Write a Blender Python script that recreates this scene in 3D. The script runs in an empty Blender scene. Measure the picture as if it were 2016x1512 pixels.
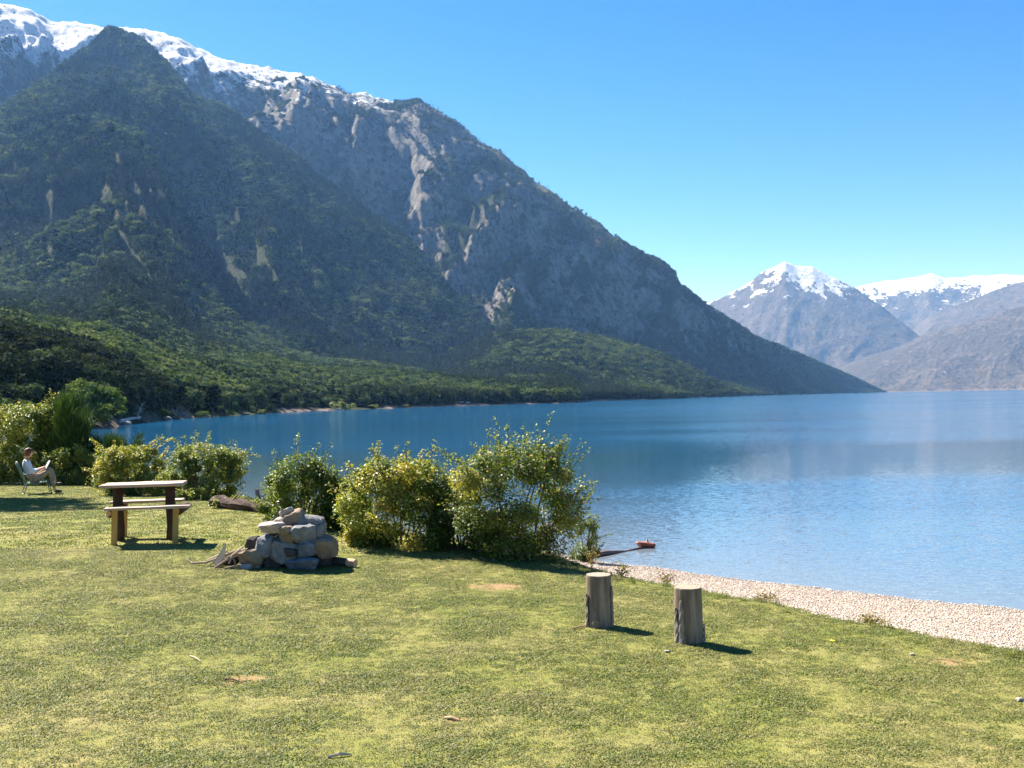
import bpy, bmesh, math, random
import numpy as np
from mathutils import Vector, Matrix, noise as mnoise

random.seed(7)
RNG = np.random.default_rng(7)
scene = bpy.context.scene
COL = scene.collection
R_ = math.radians

# ------------------------------------------------------------------ camera
W, H, F = 2016.0, 1512.0, 2016.0            # photograph's pixels, focal length in them
CAMZ = 2.05
ROLL, PITCH = R_(1.09), R_(0.82)
fwd = Vector((0, math.cos(PITCH), math.sin(PITCH)))
up0 = Vector((0, -math.sin(PITCH), math.cos(PITCH)))
rt0 = Vector((1, 0, 0))
cr = rt0 * math.cos(ROLL) - up0 * math.sin(ROLL)
cu = up0 * math.cos(ROLL) + rt0 * math.sin(ROLL)
cam = bpy.data.cameras.new('camera')
cam.sensor_width = 36; cam.lens = 36; cam.clip_start = 0.1; cam.clip_end = 60000
camo = bpy.data.objects.new('camera', cam); COL.objects.link(camo)
m3 = Matrix((cr, cu, -fwd)).transposed()
camo.matrix_world = Matrix.Translation((0, 0, CAMZ)) @ m3.to_4x4()
scene.camera = camo

# ------------------------------------------------------------------ sky, sun, exposure
SUN_EL, SUN_AZ = R_(44), R_(-45)            # azimuth from the view axis, negative to the left
world = bpy.data.worlds.new('World'); scene.world = world; world.use_nodes = True
wn = world.node_tree; wn.nodes.clear()
sky = wn.nodes.new('ShaderNodeTexSky'); sky.sky_type = 'NISHITA'; sky.sun_disc = False
sky.sun_elevation = SUN_EL; sky.sun_rotation = SUN_AZ
sky.altitude = 800; sky.air_density = 1.0; sky.dust_density = 0.2; sky.ozone_density = 2.5
hs = wn.nodes.new('ShaderNodeHueSaturation'); hs.inputs['Saturation'].default_value = 1.42
hs.inputs['Hue'].default_value = 0.508
bg = wn.nodes.new('ShaderNodeBackground'); bg.inputs['Strength'].default_value = 0.05
wo = wn.nodes.new('ShaderNodeOutputWorld')
wn.links.new(sky.outputs[0], hs.inputs['Color']); wn.links.new(hs.outputs[0], bg.inputs[0]); wn.links.new(bg.outputs[0], wo.inputs[0])
sl = bpy.data.lights.new('sun', 'SUN'); sl.energy = 5.0; sl.angle = R_(0.53); sl.color = (1.0, 0.94, 0.84)
so = bpy.data.objects.new('sun', sl); COL.objects.link(so)
SUNV = Vector((math.sin(SUN_AZ) * math.cos(SUN_EL), math.cos(SUN_AZ) * math.cos(SUN_EL), math.sin(SUN_EL)))
so.rotation_euler = SUNV.to_track_quat('Z', 'Y').to_euler(); so.location = (-20, 30, 40)
scene.view_settings.view_transform = 'Standard'; scene.view_settings.look = 'None'
scene.view_settings.exposure = 1.8; scene.view_settings.gamma = 1.0
scene.view_settings.use_curve_mapping = False
scene.render.engine = 'CYCLES'
cy = scene.cycles
cy.max_bounces = 6; cy.diffuse_bounces = 3; cy.glossy_bounces = 3; cy.transmission_bounces = 3
cy.transparent_max_bounces = 6; cy.volume_bounces = 0; cy.use_denoising = True
cy.sample_clamp_indirect = 6

HAZE_DENSITY = 5.2e-5
HAZE_COLOR = (0.22, 0.48, 1.0)

# ------------------------------------------------------------------ numpy noise
def _hash(ix, iy, seed):
    h = (ix.astype(np.int64) * 374761393 + iy.astype(np.int64) * 668265263 + seed * 1442695041) & 0xffffffff
    h = ((h ^ (h >> 13)) * 1274126177) & 0xffffffff
    h = (h ^ (h >> 16)) & 0xffffffff
    return h.astype(np.float64) / 4294967295.0
def gnoise(x, y, seed=0):
    x = np.asarray(x, float); y = np.asarray(y, float)
    ix = np.floor(x); iy = np.floor(y); fx = x - ix; fy = y - iy
    u = fx**3 * (fx * (fx * 6 - 15) + 10); v = fy**3 * (fy * (fy * 6 - 15) + 10)
    def g(ox, oy):
        a = _hash(ix + ox, iy + oy, seed) * 2 * np.pi
        return np.cos(a) * (fx - ox) + np.sin(a) * (fy - oy)
    a = g(0, 0); b = g(1, 0); c = g(0, 1); d = g(1, 1)
    return 1.5 * ((a * (1 - u) + b * u) * (1 - v) + (c * (1 - u) + d * u) * v)
def fbm(x, y, o=4, seed=0, gain=0.5):
    s = 0; a = 1; t = 0
    for k in range(o):
        s = s + a * gnoise(x * 2**k, y * 2**k, seed + k * 17); t += a; a *= gain
    return s / t
def ridged(x, y, o=4, seed=0, gain=0.5):
    s = 0; a = 1; t = 0
    for k in range(o):
        s = s + a * (1 - np.abs(gnoise(x * 2**k, y * 2**k, seed + k * 17)) * 1.6); t += a; a *= gain
    return s / t
def sstep(a, b, x):
    t = np.clip((x - a) / (b - a), 0, 1); return t * t * (3 - 2 * t)
def smax(a, b, k):
    h = np.clip(0.5 + 0.5 * (a - b) / k, 0, 1)
    return b * (1 - h) + a * h + k * h * (1 - h)

# ------------------------------------------------------------------ objects
def new_mesh(name, verts, faces, attrs=None, smooth=False):
    """faces: (n,3) or (n,4) int array, or list of tuples"""
    me = bpy.data.meshes.new(name)
    verts = np.asarray(verts, np.float32)
    if isinstance(faces, np.ndarray):
        n, k = faces.shape
        me.vertices.add(len(verts)); me.vertices.foreach_set('co', verts.ravel())
        me.loops.add(n * k); me.loops.foreach_set('vertex_index', faces.astype(np.int32).ravel())
        me.polygons.add(n)
        me.polygons.foreach_set('loop_start', np.arange(0, n * k, k, dtype=np.int32))
        me.update(calc_edges=True); me.validate()
    else:
        me.from_pydata(verts.tolist(), [], [list(f) for f in faces]); me.update()
    for nm, (dom, arr) in (attrs or {}).items():
        a = me.attributes.new(nm, 'FLOAT', dom); a.data.foreach_set('value', np.asarray(arr, np.float32))
    if smooth: me.polygons.foreach_set('use_smooth', np.ones(len(me.polygons), bool))
    return me
def obj(name, me, mat=None, parent=None, loc=None):
    o = bpy.data.objects.new(name, me); COL.objects.link(o)
    if mat is not None and me is not None and not me.materials: me.materials.append(mat)
    if parent is not None: o.parent = parent
    if loc is not None: o.location = loc
    return o
def tag(o, label=None, cat=None, group=None, kind=None):
    if label: o['label'] = label
    if cat: o['category'] = cat
    if group: o['group'] = group
    if kind: o['kind'] = kind
    return o
def empty(name, loc, rz=0.0, label=None, cat=None, group=None):
    o = bpy.data.objects.new(name, None); COL.objects.link(o)
    o.location = loc; o.rotation_euler = (0, 0, rz); o.empty_display_size = 0.2
    return tag(o, label, cat, group)
def from_bm(name, bm, smooth=False):
    me = bpy.data.meshes.new(name); bm.normal_update(); bm.to_mesh(me); bm.free()
    if smooth: me.polygons.foreach_set('use_smooth', np.ones(len(me.polygons), bool))
    return me
def tube(pts, radii, n=8, wob=0.0, seed=0, cap=True):
    """tapered tube through points -> verts, faces (list)"""
    pts = [Vector(p) for p in pts]; V = []; Fc = []; rnd = random.Random(seed)
    prev = None
    for i, p in enumerate(pts):
        d = (pts[min(i + 1, len(pts) - 1)] - pts[max(i - 1, 0)])
        d = d.normalized() if d.length > 1e-9 else Vector((0, 0, 1))
        if prev is None:
            a = d.orthogonal().normalized()
        else:
            a = (prev - d * prev.dot(d)); a = a.normalized() if a.length > 1e-6 else d.orthogonal().normalized()
        prev = a; b = d.cross(a)
        for k in range(n):
            t = 2 * math.pi * k / n
            r = radii[i] * (1 + wob * (rnd.random() - 0.5) * 2)
            V.append(p + (a * math.cos(t) + b * math.sin(t)) * r)
    for i in range(len(pts) - 1):
        for k in range(n):
            Fc.append((i * n + k, i * n + (k + 1) % n, (i + 1) * n + (k + 1) % n, (i + 1) * n + k))
    if cap:
        Fc.append(tuple(range(n - 1, -1, -1))); Fc.append(tuple((len(pts) - 1) * n + k for k in range(n)))
    return V, Fc
def join(parts):
    V = []; Fc = []
    for v, f in parts:
        o = len(V); V += list(v); Fc += [tuple(i + o for i in q) for q in f]
    return V, Fc
def bevel_box(sx, sy, sz, bev=0.01, seg=2, jit=0.0, seed=0, cuts=0):
    bm = bmesh.new(); bmesh.ops.create_cube(bm, size=1.0)
    bmesh.ops.scale(bm, vec=(sx, sy, sz), verts=bm.verts)
    if cuts: bmesh.ops.subdivide_edges(bm, edges=bm.edges, cuts=cuts, use_grid_fill=True)
    if jit:
        rnd = random.Random(seed)
        for v in bm.verts: v.co += Vector((rnd.uniform(-jit, jit), rnd.uniform(-jit, jit), rnd.uniform(-jit, jit)))
    es = [e for e in bm.edges if e.calc_face_angle(0) > 0.6]
    if bev: bmesh.ops.bevel(bm, geom=es, offset=bev, segments=seg, affect='EDGES', profile=0.6)
    return bm

# ------------------------------------------------------------------ materials
class NT:
    def __init__(s, name):
        s.m = bpy.data.materials.new(name); s.m.use_nodes = True; s.t = s.m.node_tree; s.t.nodes.clear()
        s.out = s.t.nodes.new('ShaderNodeOutputMaterial')
    def n(s, typ, ins=None, **kw):
        nd = s.t.nodes.new(typ)
        for k, v in kw.items(): setattr(nd, k, v)
        for k, v in (ins or {}).items(): s.set(nd.inputs[k], v)
        return nd
    def set(s, sock, v):
        if isinstance(v, bpy.types.NodeSocket): s.t.links.new(v, sock)
        elif isinstance(v, bpy.types.Node): s.t.links.new(v.outputs[0], sock)
        elif isinstance(v, (tuple, list)) and len(v) == 3 and sock.type == 'RGBA': sock.default_value = (*v, 1)
        else: sock.default_value = v
    def pos(s): return s.n('ShaderNodeNewGeometry').outputs['Position']
    def objc(s): return s.n('ShaderNodeTexCoord').outputs['Object']
    def mapv(s, vec, scale=(1, 1, 1), rot=(0, 0, 0), loc=(0, 0, 0)):
        return s.n('ShaderNodeMapping', {'Vector': vec, 'Scale': scale, 'Rotation': rot, 'Location': loc}).outputs[0]
    def noise(s, vec, scale, detail=4, rough=0.55, dist=0.0):
        return s.n('ShaderNodeTexNoise', {'Vector': vec, 'Scale': scale, 'Detail': detail, 'Roughness': rough, 'Distortion': dist}).outputs
    def ramp(s, fac, stops, interp='LINEAR'):
        nd = s.n('ShaderNodeValToRGB'); cr_ = nd.color_ramp; cr_.interpolation = interp
        while len(cr_.elements) < len(stops): cr_.elements.new(0.5)
        for e, (p, c) in zip(cr_.elements, stops):
            e.position = p; e.color = (*c, 1) if not isinstance(c, (int, float)) else (c, c, c, 1)
        s.set(nd.inputs[0], fac); return nd.outputs[0]
    def mix(s, f, a, b, mode='MIX'):
        nd = s.n('ShaderNodeMix', data_type='RGBA', blend_type=mode)
        s.set(nd.inputs[0], f); s.set(nd.inputs[6], a); s.set(nd.inputs[7], b); return nd.outputs[2]
    def math(s, op, a, b=0.0, c=None, clamp=False):
        nd = s.n('ShaderNodeMath', operation=op, use_clamp=clamp); s.set(nd.inputs[0], a); s.set(nd.inputs[1], b)
        if c is not None: s.set(nd.inputs[2], c)
        return nd.outputs[0]
    def mapr(s, v, a, b, c=0.0, d=1.0):
        return s.n('ShaderNodeMapRange', {0: v, 1: a, 2: b, 3: c, 4: d}).outputs[0]
    def attr(s, name): return s.n('ShaderNodeAttribute', attribute_name=name).outputs['Fac']
    def bump(s, h, strength=0.5, dist=0.02, normal=None):
        ins = {'Height': h, 'Strength': strength, 'Distance': dist}
        if normal is not None: ins['Normal'] = normal
        return s.n('ShaderNodeBump', ins).outputs[0]
    def principled(s, color, rough=0.7, normal=None, spec=0.3, **kw):
        ins = {'Base Color': color, 'Roughness': rough, 'Specular IOR Level': spec}
        if normal is not None: ins['Normal'] = normal
        ins.update(kw); return s.n('ShaderNodeBsdfPrincipled', ins).outputs[0]
    def done(s, sh):
        s.t.links.new(sh, s.out.inputs['Surface']); return s.m

def leaf_material(name, stops, transl=0.35, tcol=(1.0, 1.0, 0.55), rough=0.5, spec=0.35, rnd=False):
    t = NT(name)
    fac = t.attr('tint')
    if rnd:
        r = t.n('ShaderNodeObjectInfo').outputs['Random']
        fac = t.math('ADD', t.math('MULTIPLY', fac, 0.45), t.math('MULTIPLY', r, 0.55))
    c = t.ramp(fac, stops)
    p = t.principled(c, rough, spec=spec)
    tc = t.mix(1.0, c, tcol, 'MULTIPLY')
    tr = t.n('ShaderNodeBsdfTranslucent', {'Color': tc}).outputs[0]
    mx = t.n('ShaderNodeMixShader', {0: transl, 1: p, 2: tr}).outputs[0]
    return t.done(mx)

def wood_material(name, c1, c2, scale=8.0, stretch=(1, 1, 0.12), rough=0.85, bump=0.5, bdist=0.01):
    t = NT(name); v = t.mapv(t.objc(), stretch)
    n1 = t.noise(v, scale, 6, 0.65)[0]; n2 = t.noise(t.objc(), scale * 0.6, 3)[0]
    f = t.math('ADD', t.math('MULTIPLY', n1, 0.75), t.math('MULTIPLY', n2, 0.25))
    c = t.ramp(f, [(0.32, c1), (0.68, c2)])
    return t.done(t.principled(c, rough, t.bump(n1, bump, bdist), 0.2))
def flat_material(name, c, rough=0.7, spec=0.3, var=0.25, scale=12.0, metal=0.0):
    t = NT(name); n1 = t.noise(t.objc(), scale, 4)[0]
    c2 = tuple(x * (1 - var) for x in c)
    return t.done(t.principled(t.mix(n1, c2, tuple(min(1, x * (1 + var * 0.6)) for x in c)), rough, None, spec, **{'Metallic': metal}))

# ------------------------------------------------------------------ pixel rays and the ground
def ray(px, py):
    return fwd + cr * ((px - W / 2) / F) + cu * ((H / 2 - py) / F)
def az_el(px, py):
    d = ray(px, py); return math.atan2(d.x, d.y), d.z / math.hypot(d.x, d.y)
def horizon(px):                                    # the photograph row of the horizon in that column
    return 765.5 + 0.019 * (2016 - px)

# lawn heights: a thin-plate spline through surveyed spots
_cp = np.array([(0, 5.5, 0), (1.44, 8.25, 0.0), (.8, 9.2, 0), (-2.7, 12.4, .05), (-5.1, 14.2, .19), (-13.1, 28, -.3), (-8, 24, -.2),
                (4.1, 8.2, -.08), (3.2, 9.4, -.08), (1.6, 11.7, -.1), (1.1, 12.5, -.12), (0, 13, -.04), (-1.6, 14.6, 0), (-5.5, 21, -.08), (-20, 28, -.25),
                (-10, 12, .18), (-20, 12, .2), (0, 0, .4), (-12, 0, .4), (8, -2, .1), (-25, 34, -.4), (-3.3, 16.7, .0), (-14, 20, -.05), (-3, 8, .03), (3, 6, -.02)], float)
def _tps(d2): return np.where(d2 > 1e-9, 0.5 * d2 * np.log(np.maximum(d2, 1e-9)), 0)
_n = len(_cp); _A = np.zeros((_n + 3, _n + 3))
_A[:_n, :_n] = _tps(((_cp[:, None, :2] - _cp[None, :, :2])**2).sum(-1)) + np.eye(_n) * 2.0
_A[:_n, _n] = 1; _A[:_n, _n + 1:] = _cp[:, :2]; _A[_n, :_n] = 1; _A[_n + 1:, :_n] = _cp[:, :2].T
_w = np.linalg.solve(_A, np.concatenate([_cp[:, 2], [0, 0, 0]]))
def lawn_z(x, y):
    x = np.asarray(x, float); y = np.asarray(y, float); s = _w[_n] + _w[_n + 1] * x + _w[_n + 2] * y
    for k in range(_n): s = s + _w[k] * _tps((x - _cp[k, 0])**2 + (y - _cp[k, 1])**2)
    return np.clip(s, -0.5, 0.55) + 0.018 * fbm(x / 1.7, y / 1.7, 3, 5)
WZ = -1.30                                          # lake level
BANK = np.array([(22, -24), (9, 1), (5.2, 6), (4.13, 8.26), (3.2, 9.36), (2.56, 10.5), (1.64, 11.75), (1.07, 12.6), (.6, 13.9), (-.9, 15.3),
                 (-2.4, 17.2), (-4.2, 20.4), (-6.2, 24.4), (-8.2, 28), (-11, 31.5), (-16, 34.5), (-30, 40), (-80, 62)], float)
SHORE = np.array([(34, -20), (20, 1), (12, 10.5), (7.75, 15.5), (5.8, 17.1), (3.7, 19), (1.88, 20.8), (-1, 24), (-4, 28), (-7, 32), (-10.5, 36), (-16, 40),
                  (-30, 47), (-80, 70)], float)
def sdist(poly, x, y):                              # signed: positive on the lake's side
    x = np.asarray(x, float); y = np.asarray(y, float)
    best = np.full(x.shape, 1e9); sg = np.ones(x.shape)
    for (ax, ay), (bx, by) in zip(poly[:-1], poly[1:]):
        dx, dy = bx - ax, by - ay; t = np.clip(((x - ax) * dx + (y - ay) * dy) / (dx * dx + dy * dy), 0, 1)
        d = np.hypot(x - ax - t * dx, y - ay - t * dy); c = dx * (y - ay) - dy * (x - ax)
        m = d < best; best = np.where(m, d, best); sg = np.where(m, np.where(c < 0, 1.0, -1.0), sg)
    return best * sg
def bank_d(x, y):
    return sdist(BANK, x, y) + 0.16 * fbm(np.asarray(x) / 0.8, np.asarray(y) / 0.8, 3, 31)
def shore_d(x, y):
    return sdist(SHORE, x, y) + 0.22 * fbm(np.asarray(x) / 2.0, np.asarray(y) / 2.0, 3, 37)
def beach_z(x, y):
    db = sdist(BANK, x, y); ds = shore_d(x, y); L = lawn_z(x, y)
    t = np.clip(db / np.maximum(db - ds, 0.3), 0, 1)
    z = (L - 0.05) * (1 - t) + (WZ) * t - 0.12 * np.sin(np.pi * t)
    z = np.where(ds > 0, WZ - 0.10 * ds, z)
    return np.where(db < 0, L - 0.05 + db * 0.15, z) + 0.012 * fbm(np.asarray(x) / .35, np.asarray(y) / .35, 3, 41)
def ground_z(x, y):
    x = np.asarray(x, float); y = np.asarray(y, float); db = bank_d(x, y)
    return np.where(db < 0, lawn_z(x, y), beach_z(x, y))
def gz(x, y): return float(ground_z(np.array([x]), np.array([y]))[0])
def at(px, py, dz=0.0):
    """where the ray of a photograph pixel meets the ground"""
    d = ray(px, py); y = 12.0
    for _ in range(60):
        z = gz(d.x / d.y * y, y) + dz
        y = 0.5 * y + 0.5 * max(3.0, min(60.0, (z - CAMZ) / (d.z / d.y)))
    return Vector((d.x / d.y * y, y, gz(d.x / d.y * y, y)))
def at_y(px, py, y):
    d = ray(px, py); return Vector((d.x / d.y * y, y, CAMZ + d.z / d.y * y))

# ================================================================== LARGE STRUCTURE
# ---- lawn
def grid(xs, ys):
    X, Y = np.meshgrid(xs, ys); nx, ny = len(xs), len(ys)
    i = np.arange(ny - 1)[:, None] * nx + np.arange(nx - 1)[None, :]
    return X.ravel(), Y.ravel(), np.stack([i, i + 1, i + nx + 1, i + nx], -1).reshape(-1, 4)
def lawn_material():
    t = NT('lawn_turf'); p = t.pos()
    big = t.noise(p, 0.55, 4, 0.6)[0]; mid = t.noise(p, 3.2, 4, 0.65)[0]; fine = t.noise(p, 70, 3, 0.7)[0]
    f = t.math('ADD', t.math('MULTIPLY', big, 0.5), t.math('ADD', t.math('MULTIPLY', mid, 0.3), t.math('MULTIPLY', fine, 0.35)))
    c = t.ramp(f, [(0.36, (0.13, 0.16, 0.03)), (0.52, (0.20, 0.205, 0.05)), (0.66, (0.27, 0.24, 0.09)), (0.8, (0.33, 0.25, 0.14))])
    c = t.mix(t.attr('dirt'), c, t.ramp(fine, [(0.3, (0.22, 0.125, 0.07)), (0.7, (0.42, 0.25, 0.15))]))
    return t.done(t.principled(c, 0.95, t.bump(fine, 0.8, 0.02), 0.1))
M_LAWN = lawn_material()
DIRT = [((985, 1155), 0.36, 0.14), ((1880, 1303), 0.2, 0.1), ((490, 1336), 0.20, 0.07), ((455, 1345), 0.08, 0.05), ((900, 1417), 0.10, 0.04)]
DIRTP = [(at(*p), a, b) for p, a, b in DIRT]
def dirt_mask(x, y):
    m = np.zeros(np.shape(x))
    for p, a, b in DIRTP:
        q = ((x - p.x) / a)**2 + ((y - p.y) / (b * 1.6))**2
        m = np.maximum(m, 0.8 * sstep(1.2, 0.1, q + 1.1 * fbm(x / .14, y / .14, 3, 77)))
    return m
xs = np.concatenate([np.linspace(-80, -22, 30)[:-1], np.arange(-22, 6.5, 0.12), np.linspace(6.6, 34, 20)])
ys = np.concatenate([np.linspace(-60, 3, 26)[:-1], np.arange(3, 20, 0.12), np.arange(20, 42, 0.25), np.linspace(42, 70, 12)])
gx, gy, gf = grid(xs, ys)
db = bank_d(gx, gy)
lz = np.where(db < 0, lawn_z(gx, gy), lawn_z(gx, gy) - 0.5 * np.maximum(db, 0) - 0.0)
keep = (db[gf] < 0.7).all(1)
me = new_mesh('lawn', np.stack([gx, gy, lz], 1), gf[keep], {'dirt': ('POINT', dirt_mask(gx, gy))}, True)
tag(obj('lawn', me, M_LAWN), kind='structure')

# ---- beach
def beach_material():
    t = NT('beach_gravel'); p = t.pos()
    vor = t.n('ShaderNodeTexVoronoi', {'Vector': p, 'Scale': 42.0, 'Randomness': 1.0})
    vor2 = t.n('ShaderNodeTexVoronoi', {'Vector': p, 'Scale': 95.0})
    sep = t.n('ShaderNodeSeparateColor', {0: vor.outputs['Color']}).outputs[0]
    n = t.noise(p, 1.2, 4)[0]
    c = t.ramp(sep, [(0.0, (0.23, 0.18, 0.15)), (0.25, (0.39, 0.31, 0.245)), (0.7, (0.49, 0.395, 0.315)), (1.0, (0.58, 0.50, 0.42))])
    c = t.mix(t.mapr(n, 0.45, 0.7), c, (0.33, 0.26, 0.205))
    z = t.n('ShaderNodeSeparateXYZ', {0: p}).outputs[2]
    wet = t.mapr(t.math('ADD', z, t.math('MULTIPLY', n, 0.08)), WZ + 0.02, WZ + 0.12, 1.0, 0.0)
    c = t.mix(wet, c, (0.20, 0.165, 0.135))
    h = t.math('ADD', t.math('MULTIPLY', vor.outputs[0], -1.0), t.math('MULTIPLY', vor2.outputs[0], -0.4))
    return t.done(t.principled(c, t.mapr(wet, 0, 1, 0.85, 0.35), t.bump(h, 0.9, 0.03), 0.3))
M_BEACH = beach_material()
xs = np.concatenate([np.linspace(-80, -14, 30)[:-1], np.arange(-14, 12, 0.14), np.linspace(12, 40, 24)])
ys = np.concatenate([np.linspace(-30, 5, 20)[:-1], np.arange(5, 24, 0.14), np.linspace(24, 80, 90)])
gx, gy, gf = grid(xs, ys)
db = bank_d(gx, gy); dsh = sdist(SHORE, gx, gy)
keep = ((db[gf] > -0.9) & (dsh[gf] < 14)).all(1)
me = new_mesh('beach', np.stack([gx, gy, beach_z(gx, gy)], 1), gf[keep], None, True)
tag(obj('beach', me, M_BEACH), kind='structure')

# ---- lake
def lake_material():
    t = NT('lake_water'); p = t.pos()
    sx = t.n('ShaderNodeSeparateXYZ', {0: p}); X, Y = sx.outputs[0], sx.outputs[1]
    # metres out from the shore line
    s = t.math('SUBTRACT', t.math('ADD', t.math('MULTIPLY', X, 0.67), t.math('MULTIPLY', Y, 0.74)), 16.7)
    shallow = t.math('POWER', 2.718, t.math('MULTIPLY', t.math('MAXIMUM', s, 0.0), -0.11))
    # wind lanes: long across the lake, in bands that widen with distance
    ly = t.math('LOGARITHM', t.math('MAXIMUM', t.math('ADD', Y, t.math('MULTIPLY', X, -0.10)), 2.0), 2.718)
    warp = t.noise(t.mapv(p, (0.012, 0.012, 1)), 1.0, 3)[0]
    v = t.n('ShaderNodeCombineXYZ', {0: t.math('MULTIPLY', t.math('DIVIDE', X, t.math('MAXIMUM', Y, 5.0)), 1.3), 1: t.math('MULTIPLY', ly, 6.0), 2: 0.0}).outputs[0]
    lane = t.noise(v, 1.0, 4, 0.6)[0]
    zone = t.ramp(t.mapr(t.math('ADD', ly, t.math('MULTIPLY', t.math('SUBTRACT', warp, 0.5), 0.35)), 2.6, 7.6),
                  [(0.0, 0.6), (0.2, 0.85), (0.235, 0.14), (0.31, 0.12), (0.345, 1.0), (0.41, 0.9), (0.44, 0.65), (0.50, 0.85), (0.60, 1.0), (1.0, 1.0)])
    far_ = t.mapr(ly, 4.2, 5.4, 1.3, 4.5)
    ruf = t.math('MULTIPLY', t.math('MULTIPLY', zone, far_), t.mapr(lane, 0.35, 0.62, 0.45, 1.25))
    w1 = t.noise(t.mapv(p, (3.4, 7.5, 1), (0, 0, 0.22)), 1.0, 3, 0.6)[1]
    w2 = t.noise(t.mapv(p, (13, 22, 1), (0, 0, -0.2)), 1.0, 2, 0.5)[1]
    vm = t.n('ShaderNodeVectorMath', operation='ADD', ins={0: w1, 1: w2}).outputs[0]
    vm = t.n('ShaderNodeVectorMath', operation='SUBTRACT', ins={0: vm, 1: (1.0, 1.0, 1.0)}).outputs[0]
    st = t.math('ADD', t.math('MULTIPLY', ruf, 0.18), 0.032)
    cv = t.n('ShaderNodeCombineXYZ', {0: t.math('MULTIPLY', st, 1.1), 1: st, 2: 0.0}).outputs[0]
    vm = t.n('ShaderNodeVectorMath', operation='MULTIPLY', ins={0: vm, 1: cv}).outputs[0]
    vm = t.n('ShaderNodeVectorMath', operation='ADD', ins={0: vm, 1: (0, 0, 1)}).outputs[0]
    nrm = t.n('ShaderNodeVectorMath', operation='NORMALIZE', ins={0: vm}).outputs[0]
    deep = t.mix(ruf, (0.004, 0.055, 0.095), (0.004, 0.085, 0.20))
    c = t.mix(shallow, deep, (0.14, 0.165, 0.185))
    return t.done(t.principled(c, 0.06, nrm, 0.5, **{'IOR': 1.333}))
M_LAKE = lake_material()
a = np.linspace(-1.25, 1.25, 60); rr = np.array([0, 30, 100, 400, 1500, 5000, 12000.])
V = []; Fq = []
for r in rr:
    for t_ in a: V.append((r * math.sin(t_), r * math.cos(t_) - 12, WZ))
for i in range(len(rr) - 1):
    for k in range(len(a) - 1):
        Fq.append((i * 60 + k, i * 60 + k + 1, (i + 1) * 60 + k + 1, (i + 1) * 60 + k))
me = new_mesh('lake', V, np.array(Fq)[:, ::-1].copy(), None, True)
tag(obj('lake', me, M_LAKE), kind='structure')

# ---- mountains
def knots(pts):
    """photograph skyline points (x, y, distance) -> azimuths, slopes, distances"""
    out = [(*az_el(p[0], p[1]), *p[2:]) for p in pts]; out.sort()
    return np.array(out).T
def polar_faces(na, nr):
    i = np.arange(na - 1)[:, None] * nr + np.arange(nr - 1)[None, :]
    return np.stack([i, i + nr, i + nr + 1, i + 1], -1).reshape(-1, 4)[:, ::-1].copy()

SHORE_K = knots([(-700, 830, 110), (-300, 830, 120), (0, 830, 140), (150, 830, 162), (220, 830, 176), (270, 825, 205), (330, 825, 245), (500, 815, 326), (620, 808, 420), (750, 804, 455),
                 (940, 798, 560), (1130, 793, 640), (1145, 790, 830), (1300, 786, 1000), (1440, 780, 1650), (1560, 776, 2700), (1650, 774, 3600), (1740, 771, 4300), (1800, 771, 4700)])
A_K = knots([(-700, -120, 3000), (-300, -60, 3000), (0, 6, 3100), (40, 15, 3090), (75, 32, 3080), (100, 45, 3080), (150, 48, 3060), (200, 55, 3050), (240, 55, 3040), (300, 65, 3030), (350, 75, 3020),
             (385, 95, 3010), (410, 106, 3000), (470, 126, 3000), (500, 132, 2990), (550, 141, 2980), (590, 145, 2970), (620, 155, 2960), (660, 173, 2950), (690, 183, 2940), (720, 185, 2940),
             (750, 200, 2930), (790, 204, 2920), (825, 200, 2900), (845, 210, 2900), (880, 230, 2880), (910, 252, 2870), (950, 282, 2850), (1000, 314, 2830), (1050, 356, 2800), (1100, 390, 2780),
             (1130, 412, 2760), (1180, 446, 2740), (1230, 482, 2720), (1260, 500, 2700), (1300, 520, 2700), (1330, 545, 2700), (1345, 570, 2710), (1380, 596, 2750), (1420, 626, 2850), (1470, 655, 3000),
             (1500, 670, 3120), (1560, 692, 3400), (1620, 717, 3800), (1680, 742, 4200), (1735, 768, 4600), (1800, 790, 5000)])
B_K = knots([(-700, 350, 1700), (-300, 300, 1800), (0, 222, 2000), (100, 152, 2200), (170, 100, 2450), (215, 60, 2600), (280, 86, 2560), (330, 130, 2480), (380, 190, 2400), (470, 240, 2300), (560, 300, 2200),
             (640, 360, 2120), (720, 420, 2050), (800, 480, 1980), (860, 540, 1900), (930, 620, 1800), (1000, 690, 1700), (1100, 735, 1600), (1200, 800, 1500), (1800, 850, 1500)])
C_K = knots([(-700, 560, 800), (0, 612, 850), (200, 650, 880), (300, 682, 900), (450, 712, 960), (620, 735, 1050), (900, 752, 1250), (1130, 756, 1450), (1300, 754, 1800), (1440, 760, 2300), (1560, 766, 3000), (1735, 771, 4500), (1800, 775, 5000)])

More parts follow.
